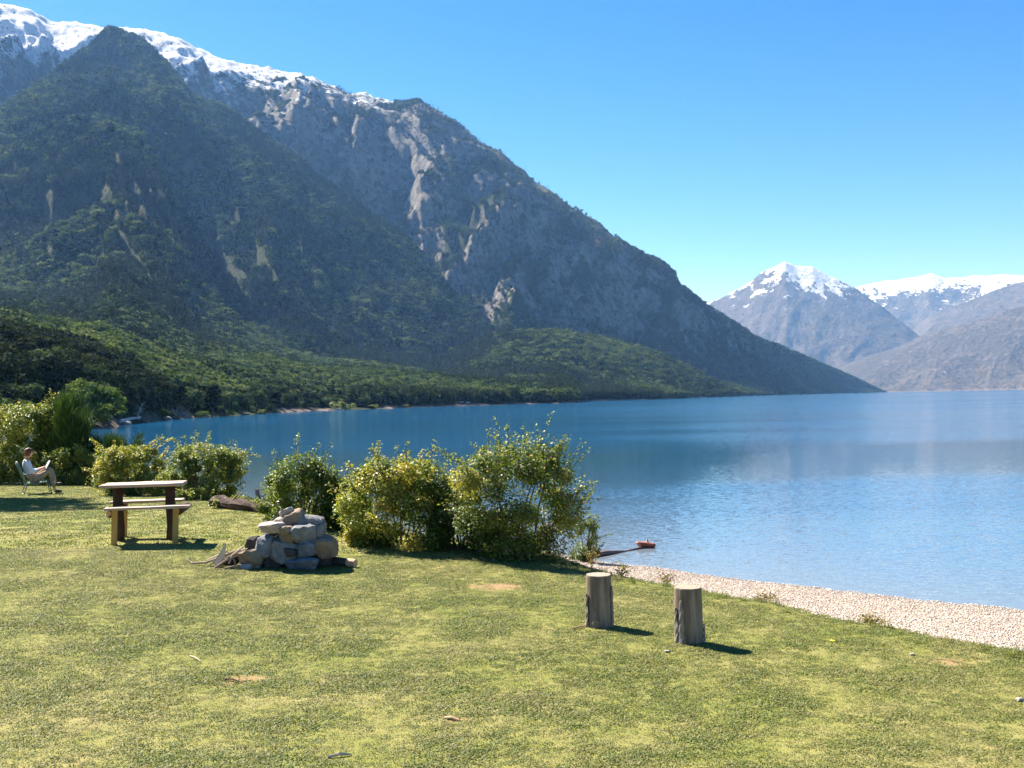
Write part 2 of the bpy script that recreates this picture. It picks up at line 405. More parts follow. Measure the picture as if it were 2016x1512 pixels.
K_K = knots([(600, 830, 1300), (800, 800, 1350), (850, 735, 1400), (930, 690, 1450), (1000, 662, 1480), (1100, 662, 1520), (1200, 676, 1560), (1300, 704, 1600), (1380, 738, 1630), (1420, 760, 1640), (1446, 779, 1650), (1480, 800, 1650), (1800, 850, 1650)])
def mountain_height(AZ, Rr):
    X = Rr * np.sin(AZ); Y = Rr * np.cos(AZ)
    ip = lambda K, j: np.interp(AZ, K[0], K[j])
    S = ip(SHORE_K, 2); S = S + (6 + 0.012 * S) * fbm(AZ * 40, AZ * 0, 3, 3)
    Ra, Ha = ip(A_K, 2), CAMZ + ip(A_K, 1) * ip(A_K, 2)
    Rb, Hb = ip(B_K, 2), CAMZ + ip(B_K, 1) * ip(B_K, 2)
    Rc, Hc = ip(C_K, 2), CAMZ + ip(C_K, 1) * ip(C_K, 2)
    d = Rr - S
    # apron from the water's edge
    slope = np.clip(Hc / np.maximum(Rc - S, 60), 0.01, 0.4)
    zc = np.where(d < 0, WZ + 0.06 * d, WZ + np.minimum(d * 0.10, 1.6) + slope * np.maximum(d - 16, 0) * sstep(0, 300, d + 120))
    zc = zc + np.clip(d / 400, 0, 1) * 16 * fbm(X / 220, Y / 220, 4, 11) + np.clip(d / 60, 0, 1) * 1.6 * fbm(X / 30, Y / 30, 3, 12)
    kn = np.exp(-(((X + 112) / 38)**2 + ((Y - 222) / 46)**2)) * sstep(0, 30, d); zc = zc + 7.5 * kn
    zc = zc - 260 * sstep(R_(19.4), R_(21.5), AZ)
    u = AZ * 2600; wrp = 60 * fbm(X / 420, Y / 420, 3, 21)
    # main rocky ridge
    da = Ra - Rr
    PT = [-1, 0, .15, .5, .8, 1.0, 1.35]; PD = [0, 0, .13, .60, .86, .965, 1.1]        # gentle crest, steep middle, gentle foot
    LA = np.maximum(Ha, 30) / (0.60 - 0.17 * sstep(R_(-6), R_(3), AZ)); front = np.where(da > 0, np.maximum(Ha, 30) * np.interp(da / LA, PT, PD), -0.9 * da)
    wa = np.clip(da / np.minimum(420, LA * 0.30), 0.0, 1.0)**1.3 * sstep(10, 260, Ha - front)
    g1 = ridged((u + wrp + 0.45 * da) / 430, Rr / 1500, 4, 51) - 0.62
    g2 = ridged((u + wrp * 1.4 - 0.2 * da) / 130, Rr / 420, 3, 53) - 0.62
    is1 = fbm(X / 190, Y / 190, 5, 55)
    za = Ha - front + np.clip(Ha / 200, 0, 1) * (9 * fbm(X / 95, Y / 95, 3, 64) + 7 * ridged(X / 48, Y / 48, 3, 70) - 3) + (wa * (175 * g1 + 66 * g2 + 50 * is1) + (1 - wa) * 4.0) + (9 * fbm(X / 46, Y / 46, 4, 57) + wa * (19 * ridged(u / 60 + wrp / 40, Rr / 190, 4, 59) - 12 + 7 * fbm(X / 30, Y / 30, 3, 60))) * np.clip(Ha / 200, 0, 1)
    # outcrops step out of the face
    za = za + wa * 8 * np.sin(za / 17.0 + 5 * is1) * sstep(0.0, 0.25, fbm(X / 300, Y / 300, 3, 58) + 0.1)
    amp = np.clip(Ha / 190, 0.08, 1); za = Ha - front + (za - Ha + front) * amp
    # wooded spur in front of it
    dbb = Rb - Rr
    wb = np.clip(dbb / 450, 0.0, 1.0)**1.2
    LB = np.maximum(Hb, 30) / 0.46; zb = Hb - np.where(dbb > 0, np.maximum(Hb, 30) * np.interp(dbb / LB, PT, [0, 0, .16, .58, .85, .965, 1.1]), -1.05 * dbb)
    h1 = ridged((u + wrp * 1.6 - 0.35 * dbb) / 330, Rr / 1000, 4, 61) - 0.62
    h2 = ridged((u + wrp * 1.2 - 0.5 * dbb) / 130, Rr / 420, 3, 62) - 0.62
    wb = wb * sstep(10, 260, zb)
    zb = zb + wb * (105 * h1 + 44 * h2 + 34 * fbm(X / 170, Y / 170, 5, 63)) + 26 * fbm(X / 140, Y / 140, 3, 73) * np.clip(dbb / 60 + 0.35, 0.35, 1) + 7 * fbm(X / 40, Y / 40, 3, 65)
    zb = zb + wb * 9 * np.sin(zb / 20.0 + 4 * fbm(X / 260, Y / 260, 3, 67)) * sstep(0.05, 0.3, fbm(X / 350, Y / 350, 3, 68))
    Rk, Hk = ip(K_K, 2), CAMZ + ip(K_K, 1) * ip(K_K, 2); dk = Rk - Rr
    zk = Hk - np.where(dk > 0, 0.20 * dk, -0.55 * dk) + np.clip(Hk / 60, 0, 1) * np.clip(np.abs(dk) / 200, 0.25, 1) * (14 * (ridged((u + wrp) / 150, Rr / 500, 4, 66) - 0.62) + 10 * fbm(X / 80, Y / 80, 4, 69))
    zc = smax(zc, np.where(d > 0, zk, -50.0), 14.0 * np.clip(d / 300, 0.02, 1))
    z = smax(zc, zb, 45.0 * np.clip(d / 500, 0.01, 1)); z2 = smax(z, za, 30.0 * np.clip(d / 500, 0.01, 1))
    mA = sstep(-15, 25, za - z); mB = sstep(-15, 15, zb - zc) * (1 - mA)
    return X, Y, z2, mA, mB, d, Ra, wa, g1

azs = np.concatenate([np.linspace(R_(-44), R_(-27.5), 60)[:-1], np.linspace(R_(-27.5), R_(20.6), 760), np.linspace(R_(20.6), R_(22.5), 12)[1:]])
nr = 430
S0 = np.interp(azs, SHORE_K[0], SHORE_K[2]); Rend = np.interp(azs, A_K[0], A_K[2]) + 500
tt = np.linspace(0, 1, nr)
RR = (S0 - 25)[:, None] + (Rend - S0 + 25)[:, None] * (0.25 * tt + 0.75 * tt**1.6)[None, :]
AZ = np.repeat(azs[:, None], nr, 1)
MX, MY, MZ, mA, mB, mD, mRa, mWa, mG1 = mountain_height(AZ, RR)
gr = np.gradient(MZ, axis=1) / np.gradient(RR, axis=1)
ga = np.gradient(MZ, axis=0) / np.maximum(np.gradient(AZ, axis=0) * RR, 1e-3)
steep = np.hypot(gr, ga)
n200 = fbm(MX / 160, MY / 160, 4, 71); n60 = fbm(MX / 50, MY / 50, 4, 72)
line = 655 + 45 * sstep(R_(-19), R_(-15), AZ) + 95 * sstep(R_(-17.0), R_(-9.5), AZ) + 1.0e4 * sstep(R_(-6.4), R_(-4.2), AZ)
n22 = fbm(MX / 20, MY / 20, 3, 76)
snow = sstep(-110, 190, MZ - line + 100 * n200 + 150 * n60 + 110 * n22 - 80 * (steep - 0.5)) * sstep(0.25, 0.75, mA) * 0.74
olive_x = sstep(R_(-3.0), R_(0.5), AZ) * sstep(R_(9.0), R_(5.5), AZ)
olive = np.clip(olive_x * sstep(260, 90, mRa - RR + 60 * n60) * mA, 0, 1)
uu = AZ * 2600; dA = mRa - RR
streak = fbm((uu + 0.45 * dA + 30 * n200) / 75, RR / 420, 4, 91)
mA_r = mA * sstep(40, 230, MZ + 70 * n200) * np.maximum(sstep(-260, -60, RR - np.interp(AZ, B_K[0], B_K[2])), sstep(R_(-3.5), R_(-1.5), AZ))
rock = np.clip(mA_r * (0.14 + 0.75 * sstep(0.5, 1.2, steep) + 1.5 * streak + 0.9 * n200 + 0.5 * n60 + 0.35 * sstep(250, 800, MZ)), 0, 1)
rock = np.clip(rock - olive, 0, 1)
strand = sstep(1.6, 0.4, MZ - WZ + 0.8 * fbm(MX / 22, MY / 22, 2, 74) - 0.3)
sandy = np.exp(-(((MX + 80.5) / 3.8)**2 + ((MY - 252) / 5)**2))
strand = strand * (1 - 0.9 * np.exp(-(((MX + 80) / 16)**2 + ((MY - 245) / 30)**2)))
strand = np.clip(strand * sstep(-0.1, 0.3, fbm(MX / 70, MY / 70, 2, 75) + 0.12) + 1.3 * sandy, 0, 1)

def mountain_material(name, forest_a, forest_b, rock_a, rock_b, sc=1.0, lilac=None):
    t = NT(name); p = t.pos()
    n1 = t.noise(p, 0.03 * sc, 6, 0.65)[0]; n2 = t.noise(p, 0.12 * sc, 5, 0.7)[0]; n3 = t.noise(t.mapv(p, (1, 1, 0.35)), 0.05 * sc, 6, 0.75)[0]
    c = t.ramp(t.math('ADD', t.math('MULTIPLY', n1, 0.4), t.math('MULTIPLY', n2, 0.6)), [(0.35, forest_a), (0.68, forest_b)])
    rc = t.ramp(n3, [(0.32, rock_a), (0.62, rock_b), (0.8, tuple(min(1, x * 1.3) for x in rock_b))])
    rk = t.mapr(t.math('ADD', t.attr('rock'), t.math('MULTIPLY', t.math('SUBTRACT', t.math('ADD', t.math('MULTIPLY', n2, 0.6), t.math('MULTIPLY', n3, 0.4)), 0.5), 2.6)), 0.40, 0.60)
    rc = t.mix(t.mapr(t.noise(p, 0.075 * sc, 4, 0.75)[0], 0.50, 0.60), rc, t.mix(0.5, forest_a, forest_b))
    c = t.mix(rk, c, rc)
    c = t.mix(t.mapr(t.math('ADD', t.attr('olive'), t.math('MULTIPLY', t.math('SUBTRACT', n2, 0.5), 0.8)), 0.4, 0.6), c, (0.17, 0.155, 0.075))
    c = t.mix(t.attr('strand'), c, t.ramp(n2, [(0.3, (0.16, 0.125, 0.10)), (0.7, (0.34, 0.275, 0.225))]))
    sn = t.mapr(t.math('ADD', t.attr('snow'), t.math('MULTIPLY', t.math('SUBTRACT', t.math('ADD', t.math('MULTIPLY', n2, .6), t.math('MULTIPLY', n3, .4)), 0.5), 3.4)), 0.45, 0.55)
    c = t.mix(sn, c, (0.84, 0.85, 0.88))
    h = t.math('ADD', n2, t.math('MULTIPLY', n3, 0.8))
    nb = t.bump(h, 1.0, 14.0 / sc)
    return t.done(t.principled(c, 0.95, nb, 0.1))
M_MOUNT = mountain_material('mountain_ground', (0.018, 0.03, 0.012), (0.055, 0.07, 0.025), (0.10, 0.092, 0.088), (0.33, 0.295, 0.27))
me = new_mesh('mountain', np.stack([MX, MY, MZ], -1).reshape(-1, 3), polar_faces(len(azs), nr),
              {k: ('POINT', v.ravel()) for k, v in dict(rock=rock, snow=snow, olive=olive, strand=strand).items()}, True)
tag(obj('mountain', me, M_MOUNT), kind='structure')
print('mountain', len(me.polygons))

def far_mountain(name, sky_k, shore_r, front, back, az0, az1, na, nr_, amp, seed, snowline, rockb, mat, gl=420.0):
    K = knots(sky_k); azs_ = np.linspace(az0, az1, na); Rr_ = np.interp(azs_, K[0], K[2])
    tt_ = np.linspace(0, 1, nr_); r0 = np.minimum(shore_r, Rr_ - 300)
    RR_ = r0[:, None] + (Rr_ + 900 - r0)[:, None] * tt_[None, :]; A_ = np.repeat(azs_[:, None], nr_, 1)
    Hh = (CAMZ + np.interp(azs_, K[0], K[1]) * Rr_)[:, None]; Rm = Rr_[:, None]
    X = RR_ * np.sin(A_); Y = RR_ * np.cos(A_); da = Rm - RR_
    w = np.clip(da / 700, 0.0, 1) * np.clip(Hh / 300, 0.1, 1)
    span = np.maximum(Rm - r0[:, None] - 200, 200)
    f = np.clip(1 - da / span, 0, 1)
    prof = np.where(da > 0, (Hh - WZ) * f**front + WZ, Hh + back * da)
    u = A_ * Rm
    z = prof + w * amp * (1.5 * (ridged((u + 0.3 * da + 150 * fbm(X / 900, Y / 900, 3, seed)) / gl, RR_ / (gl * 3.2), 5, seed + 1) - 0.62) + 0.8 * fbm(X / 500, Y / 500, 5, seed + 2)) \
        + np.clip(Hh / 400, 0.05, 1) * 14 * fbm(X / 110, Y / 110, 5, seed + 3)
    z = z * 1.0; z = np.where(f <= 0, WZ - 0.5 - 0.01 * da * 0, z); z = np.where(da > 0, np.maximum(z, WZ - 0.5 + 2.5 * f), z)
    gr_ = np.gradient(z, axis=1) / np.gradient(RR_, axis=1); ga_ = np.gradient(z, axis=0) / (np.gradient(A_, axis=0) * RR_)
    st = np.hypot(gr_, ga_)
    n2 = fbm(X / 420, Y / 420, 5, seed + 4); n3 = fbm(X / 130, Y / 130, 4, seed + 5) + 0.7 * fbm(X / 45, Y / 45, 3, seed + 6)
    sn = sstep(snowline - 90, snowline + 190, z + 200 * n2 + 200 * n3 - 140 * (st - .4))
    rk = np.clip(rockb + 0.7 * n2 + 0.5 * n3 + 0.5 * sstep(0.5, 1.0, st), 0, 1)
    m_ = new_mesh(name, np.stack([X, Y, z], -1).reshape(-1, 3), polar_faces(na, nr_),
                  {'rock': ('POINT', rk.ravel()), 'snow': ('POINT', sn.ravel()), 'olive': ('POINT', np.zeros(z.size)), 'strand': ('POINT', sstep(3, 0.5, z - WZ).ravel())}, True)
    return tag(obj(name, m_, mat), kind='structure')
M_FAR = mountain_material('far_mountain_ground', (0.065, 0.058, 0.045), (0.12, 0.10, 0.08), (0.10, 0.085, 0.078), (0.165, 0.135, 0.12), 0.3)
far_mountain('snowy_mountain', [(1100, 740, 7800), (1200, 700, 7800), (1300, 650, 7900), (1385, 600, 8000), (1420, 586, 8000), (1470, 560, 8000), (1500, 536, 8000), (1545, 515, 8000), (1572, 523, 8000), (1600, 525, 8000),
                                (1640, 545, 7950), (1690, 570, 7900), (1740, 606, 7800), (1790, 645, 7700), (1850, 690, 7600), (1950, 745, 7500), (2100, 765, 7500)],
             6600, 1.15, 0.5, R_(2), R_(29), 300, 170, 55, 101, 690, 0.45, M_FAR)
far_mountain('snowy_range', [(1400, 680, 10500), (1500, 645, 10500), (1600, 600, 10500), (1690, 562, 10500), (1720, 556, 10500), (1760, 551, 10500), (1800, 545, 10500), (1832, 537, 10500), (1860, 546, 10500),
                             (1900, 545, 10500), (1925, 541, 10500), (1960, 540, 10500), (2016, 541, 10500), (2100, 530, 10500), (2300, 520, 10500), (2700, 560, 10500)],
             8200, 1.3, 0.5, R_(9), R_(38), 260, 130, 95, 131, 790, 0.5, M_FAR, 520.0)
far_mountain('brown_hillside', [(1540, 772, 6900), (1600, 752, 6800), (1657, 722, 6800), (1700, 704, 6800), (1740, 692, 6800), (1790, 672, 6800), (1830, 656, 6800), (1880, 641, 6800), (1920, 632, 6800),
                                (1960, 618, 6800), (2016, 600, 6800), (2100, 575, 6800), (2250, 540, 6800), (2700, 520, 6800)],
             5600, 1.05, 0.4, R_(14), R_(40), 300, 150, 34, 161, 1500, 0.35, M_FAR, 300.0)

far_mountain('far_ridge', [(1600, 768, 9000), (1700, 730, 9000), (1750, 690, 9000), (1790, 655, 9000), (1831, 620, 9000), (1880, 603, 9000), (1950, 574, 9000), (2016, 553, 9000), (2100, 520, 9000), (2300, 470, 9000), (2700, 460, 9000)],
             6900, 1.1, 0.4, R_(15), R_(40), 260, 130, 50, 191, 960, 0.4, M_FAR, 400.0)
# ---- haze: one closed box of even air round everything
bm = bmesh.new(); bmesh.ops.create_cube(bm, size=1.0)
bmesh.ops.scale(bm, vec=(30000, 14500, 1440), verts=bm.verts); bmesh.ops.translate(bm, vec=(0, 7000, 700), verts=bm.verts)
t = NT('haze_air')
pv = t.n('ShaderNodeVolumePrincipled', {'Color': HAZE_COLOR, 'Density': HAZE_DENSITY, 'Absorption Color': (1.0, 1.0, 1.0), 'Anisotropy': 0.2})
t.t.links.new(pv.outputs[0], t.out.inputs['Volume'])
hz = obj('haze', from_bm('haze', bm), t.m); tag(hz, kind='stuff')

# ================================================================== VEGETATION
def leaves(P, N, D, size, ratio=0.55, fold=0.15):
    """diamond leaves: points, normals, directions, sizes -> verts, faces"""
    n = len(P); T = np.cross(N, D); T /= np.maximum(np.linalg.norm(T, axis=1, keepdims=True), 1e-6)
    s = np.asarray(size)[:, None]
    a = P; b = P + D * s * 0.5 + T * s * ratio * 0.5 + N * s * fold; c = P + D * s; d = P + D * s * 0.5 - T * s * ratio * 0.5 + N * s * fold
    V = np.stack([a, b, c, d], 1).reshape(-1, 3)
    return V, np.arange(n * 4).reshape(-1, 4)
def unit(v): return v / np.maximum(np.linalg.norm(v, axis=-1, keepdims=True), 1e-9)
def rand_dirs(n, rng): return unit(rng.normal(size=(n, 3)))

def crown_mesh(name, kind, seed, n, size):
    """crown of a tree of unit height 1 (crown from about 0.1 to 1), leaf clumps through its volume"""
    rng = np.random.default_rng(seed)
    if kind == 'pine':
        h = rng.random(n)**0.8; ang = rng.random(n) * 2 * np.pi
        tier = np.floor(h * 9 + 0.3 * np.sin(ang * 3)); hh = (tier + rng.random(n) * 0.45) / 9
        r = 0.19 * (1.02 - hh) * np.sqrt(rng.random(n)) * (0.75 + 0.4 * np.sin(ang * 5 + tier * 1.7))
        P = np.stack([r * np.cos(ang), r * np.sin(ang), 0.08 + 0.92 * hh - r * 0.35], 1)
        Nn = unit(np.stack([np.cos(ang) * .5, np.sin(ang) * .5, np.ones(n)], 1) + 0.4 * rng.normal(size=(n, 3)))
        D = unit(np.stack([np.cos(ang), np.sin(ang), -0.45 * np.ones(n)], 1) + 0.35 * rng.normal(size=(n, 3)))
        tint = np.clip(0.2 + 0.35 * rng.random(n) + 0.2 * h, 0, 1)
    elif kind == 'willow':
        th = rng.random(n) * 2 * np.pi; h = rng.random(n)
        q = np.sqrt(np.clip(1 - (h * 0.98)**2.2, 0, 1)); rr_ = q * (0.62 + 0.38 * rng.random(n)**0.4) * (0.85 + 0.25 * np.sin(th * 3 + 1) + 0.1 * np.sin(th * 7))
        P = np.stack([0.62 * rr_ * np.cos(th), 0.62 * rr_ * np.sin(th), 0.02 + 0.95 * h], 1)
        D = unit(np.stack([np.cos(th) * .7, np.sin(th) * .7, 0.9 * np.ones(n)], 1) + 0.3 * rng.normal(size=(n, 3)))
        Nn = unit(rand_dirs(n, rng) + np.stack([np.cos(th), np.sin(th), np.ones(n)], 1) * 0.8)
        tint = np.clip(0.35 + 0.5 * h * rng.random(n) + 0.15 * rng.random(n), 0, 1)
    else:
        nc = 26; w = {'round': 0.40, 'tall': 0.22, 'broad': 0.52}[kind]
        cth = rng.random(nc) * 2 * np.pi; ch = 0.22 + 0.68 * rng.random(nc)**0.8
        cr_ = w * np.sqrt(np.clip(1 - ((ch - 0.5) / 0.52)**2, 0.05, 1)) * (0.35 + 0.6 * rng.random(nc))
        C = np.stack([cr_ * np.cos(cth), cr_ * np.sin(cth), ch], 1); cs = (0.10 + 0.09 * rng.random(nc)) * (w / 0.4)**0.6
        k = rng.integers(0, nc, n); d = rand_dirs(n, rng); d[:, 2] = d[:, 2] * 0.75 + 0.15
        P = C[k] + d * cs[k][:, None] * (0.55 + 0.45 * rng.random(n)[:, None]); P[:, 2] = np.clip(P[:, 2], 0.06, 1.05)
        Nn = unit(d + 0.7 * rand_dirs(n, rng) + np.array([0, 0, 0.5])); D = unit(np.cross(Nn, rand_dirs(n, rng)))
        ct = rng.random(nc); tint = np.clip(0.15 + 0.45 * ct[k] + 0.4 * rng.random(n), 0, 1)
    V, Fq_ = leaves(P, Nn, D, size * (0.6 + 0.8 * rng.random(n)), 0.8 if kind != 'pine' else 0.5)
    return new_mesh(name, V, Fq_, {'tint': ('FACE', tint)})
def trunk_mesh(name, seed, h=0.45, r=0.028, limbs=5):
    rnd = random.Random(seed); parts = [tube([(0, 0, -0.04), (0.01, 0, 0.12), (rnd.uniform(-.02, .02), rnd.uniform(-.02, .02), h), (rnd.uniform(-.04, .04), rnd.uniform(-.04, .04), h + 0.32)], [r * 1.3, r, r * 0.75, r * 0.2], 7)]
    for k in range(limbs):
        a_ = rnd.random() * 6.28; z0 = h * rnd.uniform(0.45, 1.0); L = rnd.uniform(0.15, 0.28)
        parts.append(tube([(0, 0, z0), (math.cos(a_) * L * .5, math.sin(a_) * L * .5, z0 + L * .45), (math.cos(a_) * L, math.sin(a_) * L, z0 + L * .8)], [r * .5, r * .33, r * .1], 5))
    return new_mesh(name, *join(parts))
M_LEAF_TREE = leaf_material('tree_leaves', [(0.0, (0.014, 0.030, 0.013)), (0.35, (0.040, 0.068, 0.027)), (0.7, (0.100, 0.140, 0.055)), (1.0, (0.21, 0.225, 0.10))], 0.28, rough=0.9, spec=0.03, rnd=True)
M_LEAF_DARK = leaf_material('dark_tree_leaves', [(0.0, (0.008, 0.015, 0.007)), (0.6, (0.024, 0.038, 0.016)), (1.0, (0.065, 0.08, 0.03))], 0.15, rough=0.9, spec=0.03, rnd=True)
M_LEAF_PINE = leaf_material('pine_needles', [(0.0, (0.010, 0.022, 0.012)), (0.6, (0.03, 0.05, 0.024)), (1.0, (0.085, 0.105, 0.045))], 0.12, rough=0.9, spec=0.03, rnd=True)
M_LEAF_WILLOW = leaf_material('willow_leaves', [(0.0, (0.04, 0.075, 0.018)), (0.5, (0.09, 0.15, 0.035)), (1.0, (0.15, 0.21, 0.05))], 0.35, rough=0.9, spec=0.03)
M_LEAF_LIME = leaf_material('lime_leaves', [(0.0, (0.08, 0.12, 0.012)), (0.5, (0.17, 0.22, 0.03)), (1.0, (0.30, 0.32, 0.06))], 0.35)
M_BARK = wood_material('bark', (0.035, 0.026, 0.02), (0.12, 0.095, 0.075), 6.0, (1, 1, 0.2))
M_BARK_FAR = flat_material('far_bark', (0.10, 0.085, 0.07))

# --- instancing for what nobody could count
def scatter(name, pts, sc, rz, proto, label, extra_tilt=None):
    me_ = new_mesh(name, pts, [], {'sc': ('POINT', sc), 'rz': ('POINT', rz)})
    o = obj(name, me_); tag(o, label, None, None, 'stuff')
    ng = bpy.data.node_groups.new(name + '_scatter', 'GeometryNodeTree')
    ng.interface.new_socket('Geometry', in_out='INPUT', socket_type='NodeSocketGeometry')
    ng.interface.new_socket('Geometry', in_out='OUTPUT', socket_type='NodeSocketGeometry')
    gi = ng.nodes.new('NodeGroupInput'); go = ng.nodes.new('NodeGroupOutput')
    oi = ng.nodes.new('GeometryNodeObjectInfo'); oi.inputs['Object'].default_value = proto; oi.transform_space = 'ORIGINAL'
    ip = ng.nodes.new('GeometryNodeInstanceOnPoints')
    a1 = ng.nodes.new('GeometryNodeInputNamedAttribute'); a1.data_type = 'FLOAT'; a1.inputs[0].default_value = 'sc'
    a2 = ng.nodes.new('GeometryNodeInputNamedAttribute'); a2.data_type = 'FLOAT'; a2.inputs[0].default_value = 'rz'
    cx = ng.nodes.new('ShaderNodeCombineXYZ'); er = ng.nodes.new('FunctionNodeEulerToRotation')
    L = ng.links.new
    L(gi.outputs[0], ip.inputs['Points']); L(oi.outputs['Geometry'], ip.inputs['Instance'])
    L(a2.outputs[0], cx.inputs[2]); L(cx.outputs[0], er.inputs[0]); L(er.outputs[0], ip.inputs['Rotation'])
    L(a1.outputs[0], ip.inputs['Scale']); L(ip.outputs[0], go.inputs[0])
    md = o.modifiers.new('scatter', 'NODES'); md.node_group = ng
    return o
def proto(name, me_, mat):
    me_.materials.append(mat); return bpy.data.objects.new(name, me_)     # never linked: only a shape for the scatter

# --- forest on the mountain
def sample_terrain(n, rng, rmax):
    ia = rng.random(n) * (len(azs) - 1.001); 
    # even over the ground: pick the distance with weight r
    it = rng.random(n)
    k = ia.astype(int); fa = ia - k
    rlo = S0[k] + 6; rhi = np.minimum(Rend[k] - 480, rmax)
    r = np.sqrt(rlo**2 + it * (np.maximum(rhi, rlo + 5)**2 - rlo**2))
    azv = azs[k] * (1 - fa) + azs[k + 1] * fa
    tn = (r - (S0[k] - 25)) / (Rend[k] - S0[k] + 25)
    col = np.interp(tn, 0.25 * tt + 0.75 * tt**1.6, np.arange(nr)); j = np.clip(col.astype(int), 0, nr - 2); fr = col - j
    def g(Aarr): return (Aarr[k, j] * (1 - fr) + Aarr[k, j + 1] * fr) * (1 - fa) + (Aarr[k + 1, j] * (1 - fr) + Aarr[k + 1, j + 1] * fr) * fa
    return r * np.sin(azv), r * np.cos(azv), g
rng = np.random.default_rng(21)
parts_ = []
for NS, rmax_ in ((430000, 9e9), (150000, 1150.0)):
    x, y, g = sample_terrain(NS, rng, rmax_); parts_.append([x, y] + [g(q) for q in (MZ, rock, snow, olive, strand, steep, mA, mD)])
x, y, z, rk, sn, ol, sd, stp, am, dd = [np.concatenate(c_) for c_ in zip(*parts_)]; NS = len(x)
prob = np.clip(1.05 - 1.0 * rk - 2 * sn - ol - sd, 0, 1) * (1 - 0.30 * am) * sstep(1.7, 1.0, stp) * (z > WZ + 1.1)
# leave the strip where single trees stand
az_ = np.arctan2(x, y)
ok = rng.random(NS) < prob
ok &= ~((np.hypot(x + 112, y - 222) < 55)) & ~((dd < 60) & (az_ < R_(-9)))
x, y, z, am, dd = x[ok], y[ok], z[ok], am[ok], dd[ok]
px_, = [fbm(x / 240, y / 240, 3, 81)]
sel = px_ * 0.9 + rng.normal(size=len(x)) * 0.22 + 0.1 * np.clip(dd / 900, 0, 1)
szs = (9 + 9 * rng.random(len(x))**1.5) * np.where(am > 0.5, 0.6, 1.0) * np.clip(0.40 + dd / 2200, 0.40, 1.0)
print('forest trees', len(x))
cls = np.digitize(sel, [-0.22, 0.0, 0.22])
protos = [proto('forest_tree_round', crown_mesh('forest_crown_round', 'round', 1, 150, 0.20), M_LEAF_TREE),
          proto('forest_tree_broad', crown_mesh('forest_crown_broad', 'broad', 2, 150, 0.20), M_LEAF_TREE),
          proto('forest_tree_dark', crown_mesh('forest_crown_tall', 'tall', 3, 130, 0.15), M_LEAF_DARK),
          proto('forest_tree_pine', crown_mesh('forest_crown_pine', 'pine', 4, 150, 0.10), M_LEAF_PINE)]
for c_ in range(4):
    m_ = cls == c_
    pts = np.stack([x[m_], y[m_], z[m_] - 0.3], 1)
    scatter('forest', pts, szs[m_] * (1.15 if c_ == 3 else 1.0) * (0.85 if c_ == 1 else 1), rng.random(m_.sum()) * 6.28, protos[c_], None)
def terr_z(x_, y_):
    a_ = np.array([math.atan2(x_, y_)]); r_ = np.array([math.hypot(x_, y_)])
    return float(mountain_height(a_, r_)[2][0])

# --- single trees along the far shore and on the knoll, every one a thing
TREE_KINDS = {}
def tree_kind(kind, seed, n, size, mat, bark=M_BARK_FAR, th=0.45, tr=0.028):
    c = crown_mesh('crown', kind, seed, n, size); c.materials.append(mat)
    k = trunk_mesh('trunk', seed, th, tr); k.materials.append(bark); return c, k
TK = {'round': tree_kind('round', 11, 2600, 0.062, M_LEAF_TREE), 'round2': tree_kind('round', 12, 2600, 0.062, M_LEAF_TREE), 'broad': tree_kind('broad', 13, 3000, 0.062, M_LEAF_TREE),
      'dark': tree_kind('round', 14, 2400, 0.066, M_LEAF_DARK), 'dark_tall': tree_kind('tall', 15, 2000, 0.055, M_LEAF_DARK), 'dark_broad': tree_kind('broad', 20, 2800, 0.062, M_LEAF_DARK), 'pine': tree_kind('pine', 16, 2600, 0.045, M_LEAF_PINE),
      'willow': tree_kind('broad', 17, 7000, 0.050, M_LEAF_WILLOW), 'lime': tree_kind('broad', 18, 1800, 0.075, M_LEAF_LIME), 'lowwillow': tree_kind('broad', 19, 3000, 0.07, M_LEAF_WILLOW)}
def tree(name, kind, px, r, top_y, label, cat='tree', group=None, wide=1.0, rz=None, sink=0.2):
    a_ = az_el(px, horizon(px))[0]; x_, y_ = r * math.sin(a_), r * math.cos(a_); z_ = max(terr_z(x_, y_), WZ + 0.2)
    e = az_el(px, top_y)[1]; h = max(1.5, CAMZ + e * r - z_)
    t_ = empty(name, (x_, y_, z_ - sink), random.random() * 6.28 if rz is None else rz, label, cat, group)
    t_.scale = (h * wide, h * wide, h)
    c, k = TK[kind]
    obj('trunk', k, None, t_); obj('crown', c, None, t_)
    return t_
GT = 'trees on the wooded knoll at the left'; GS = 'trees along the far lake shore'; GP = 'pines rising behind the knoll'
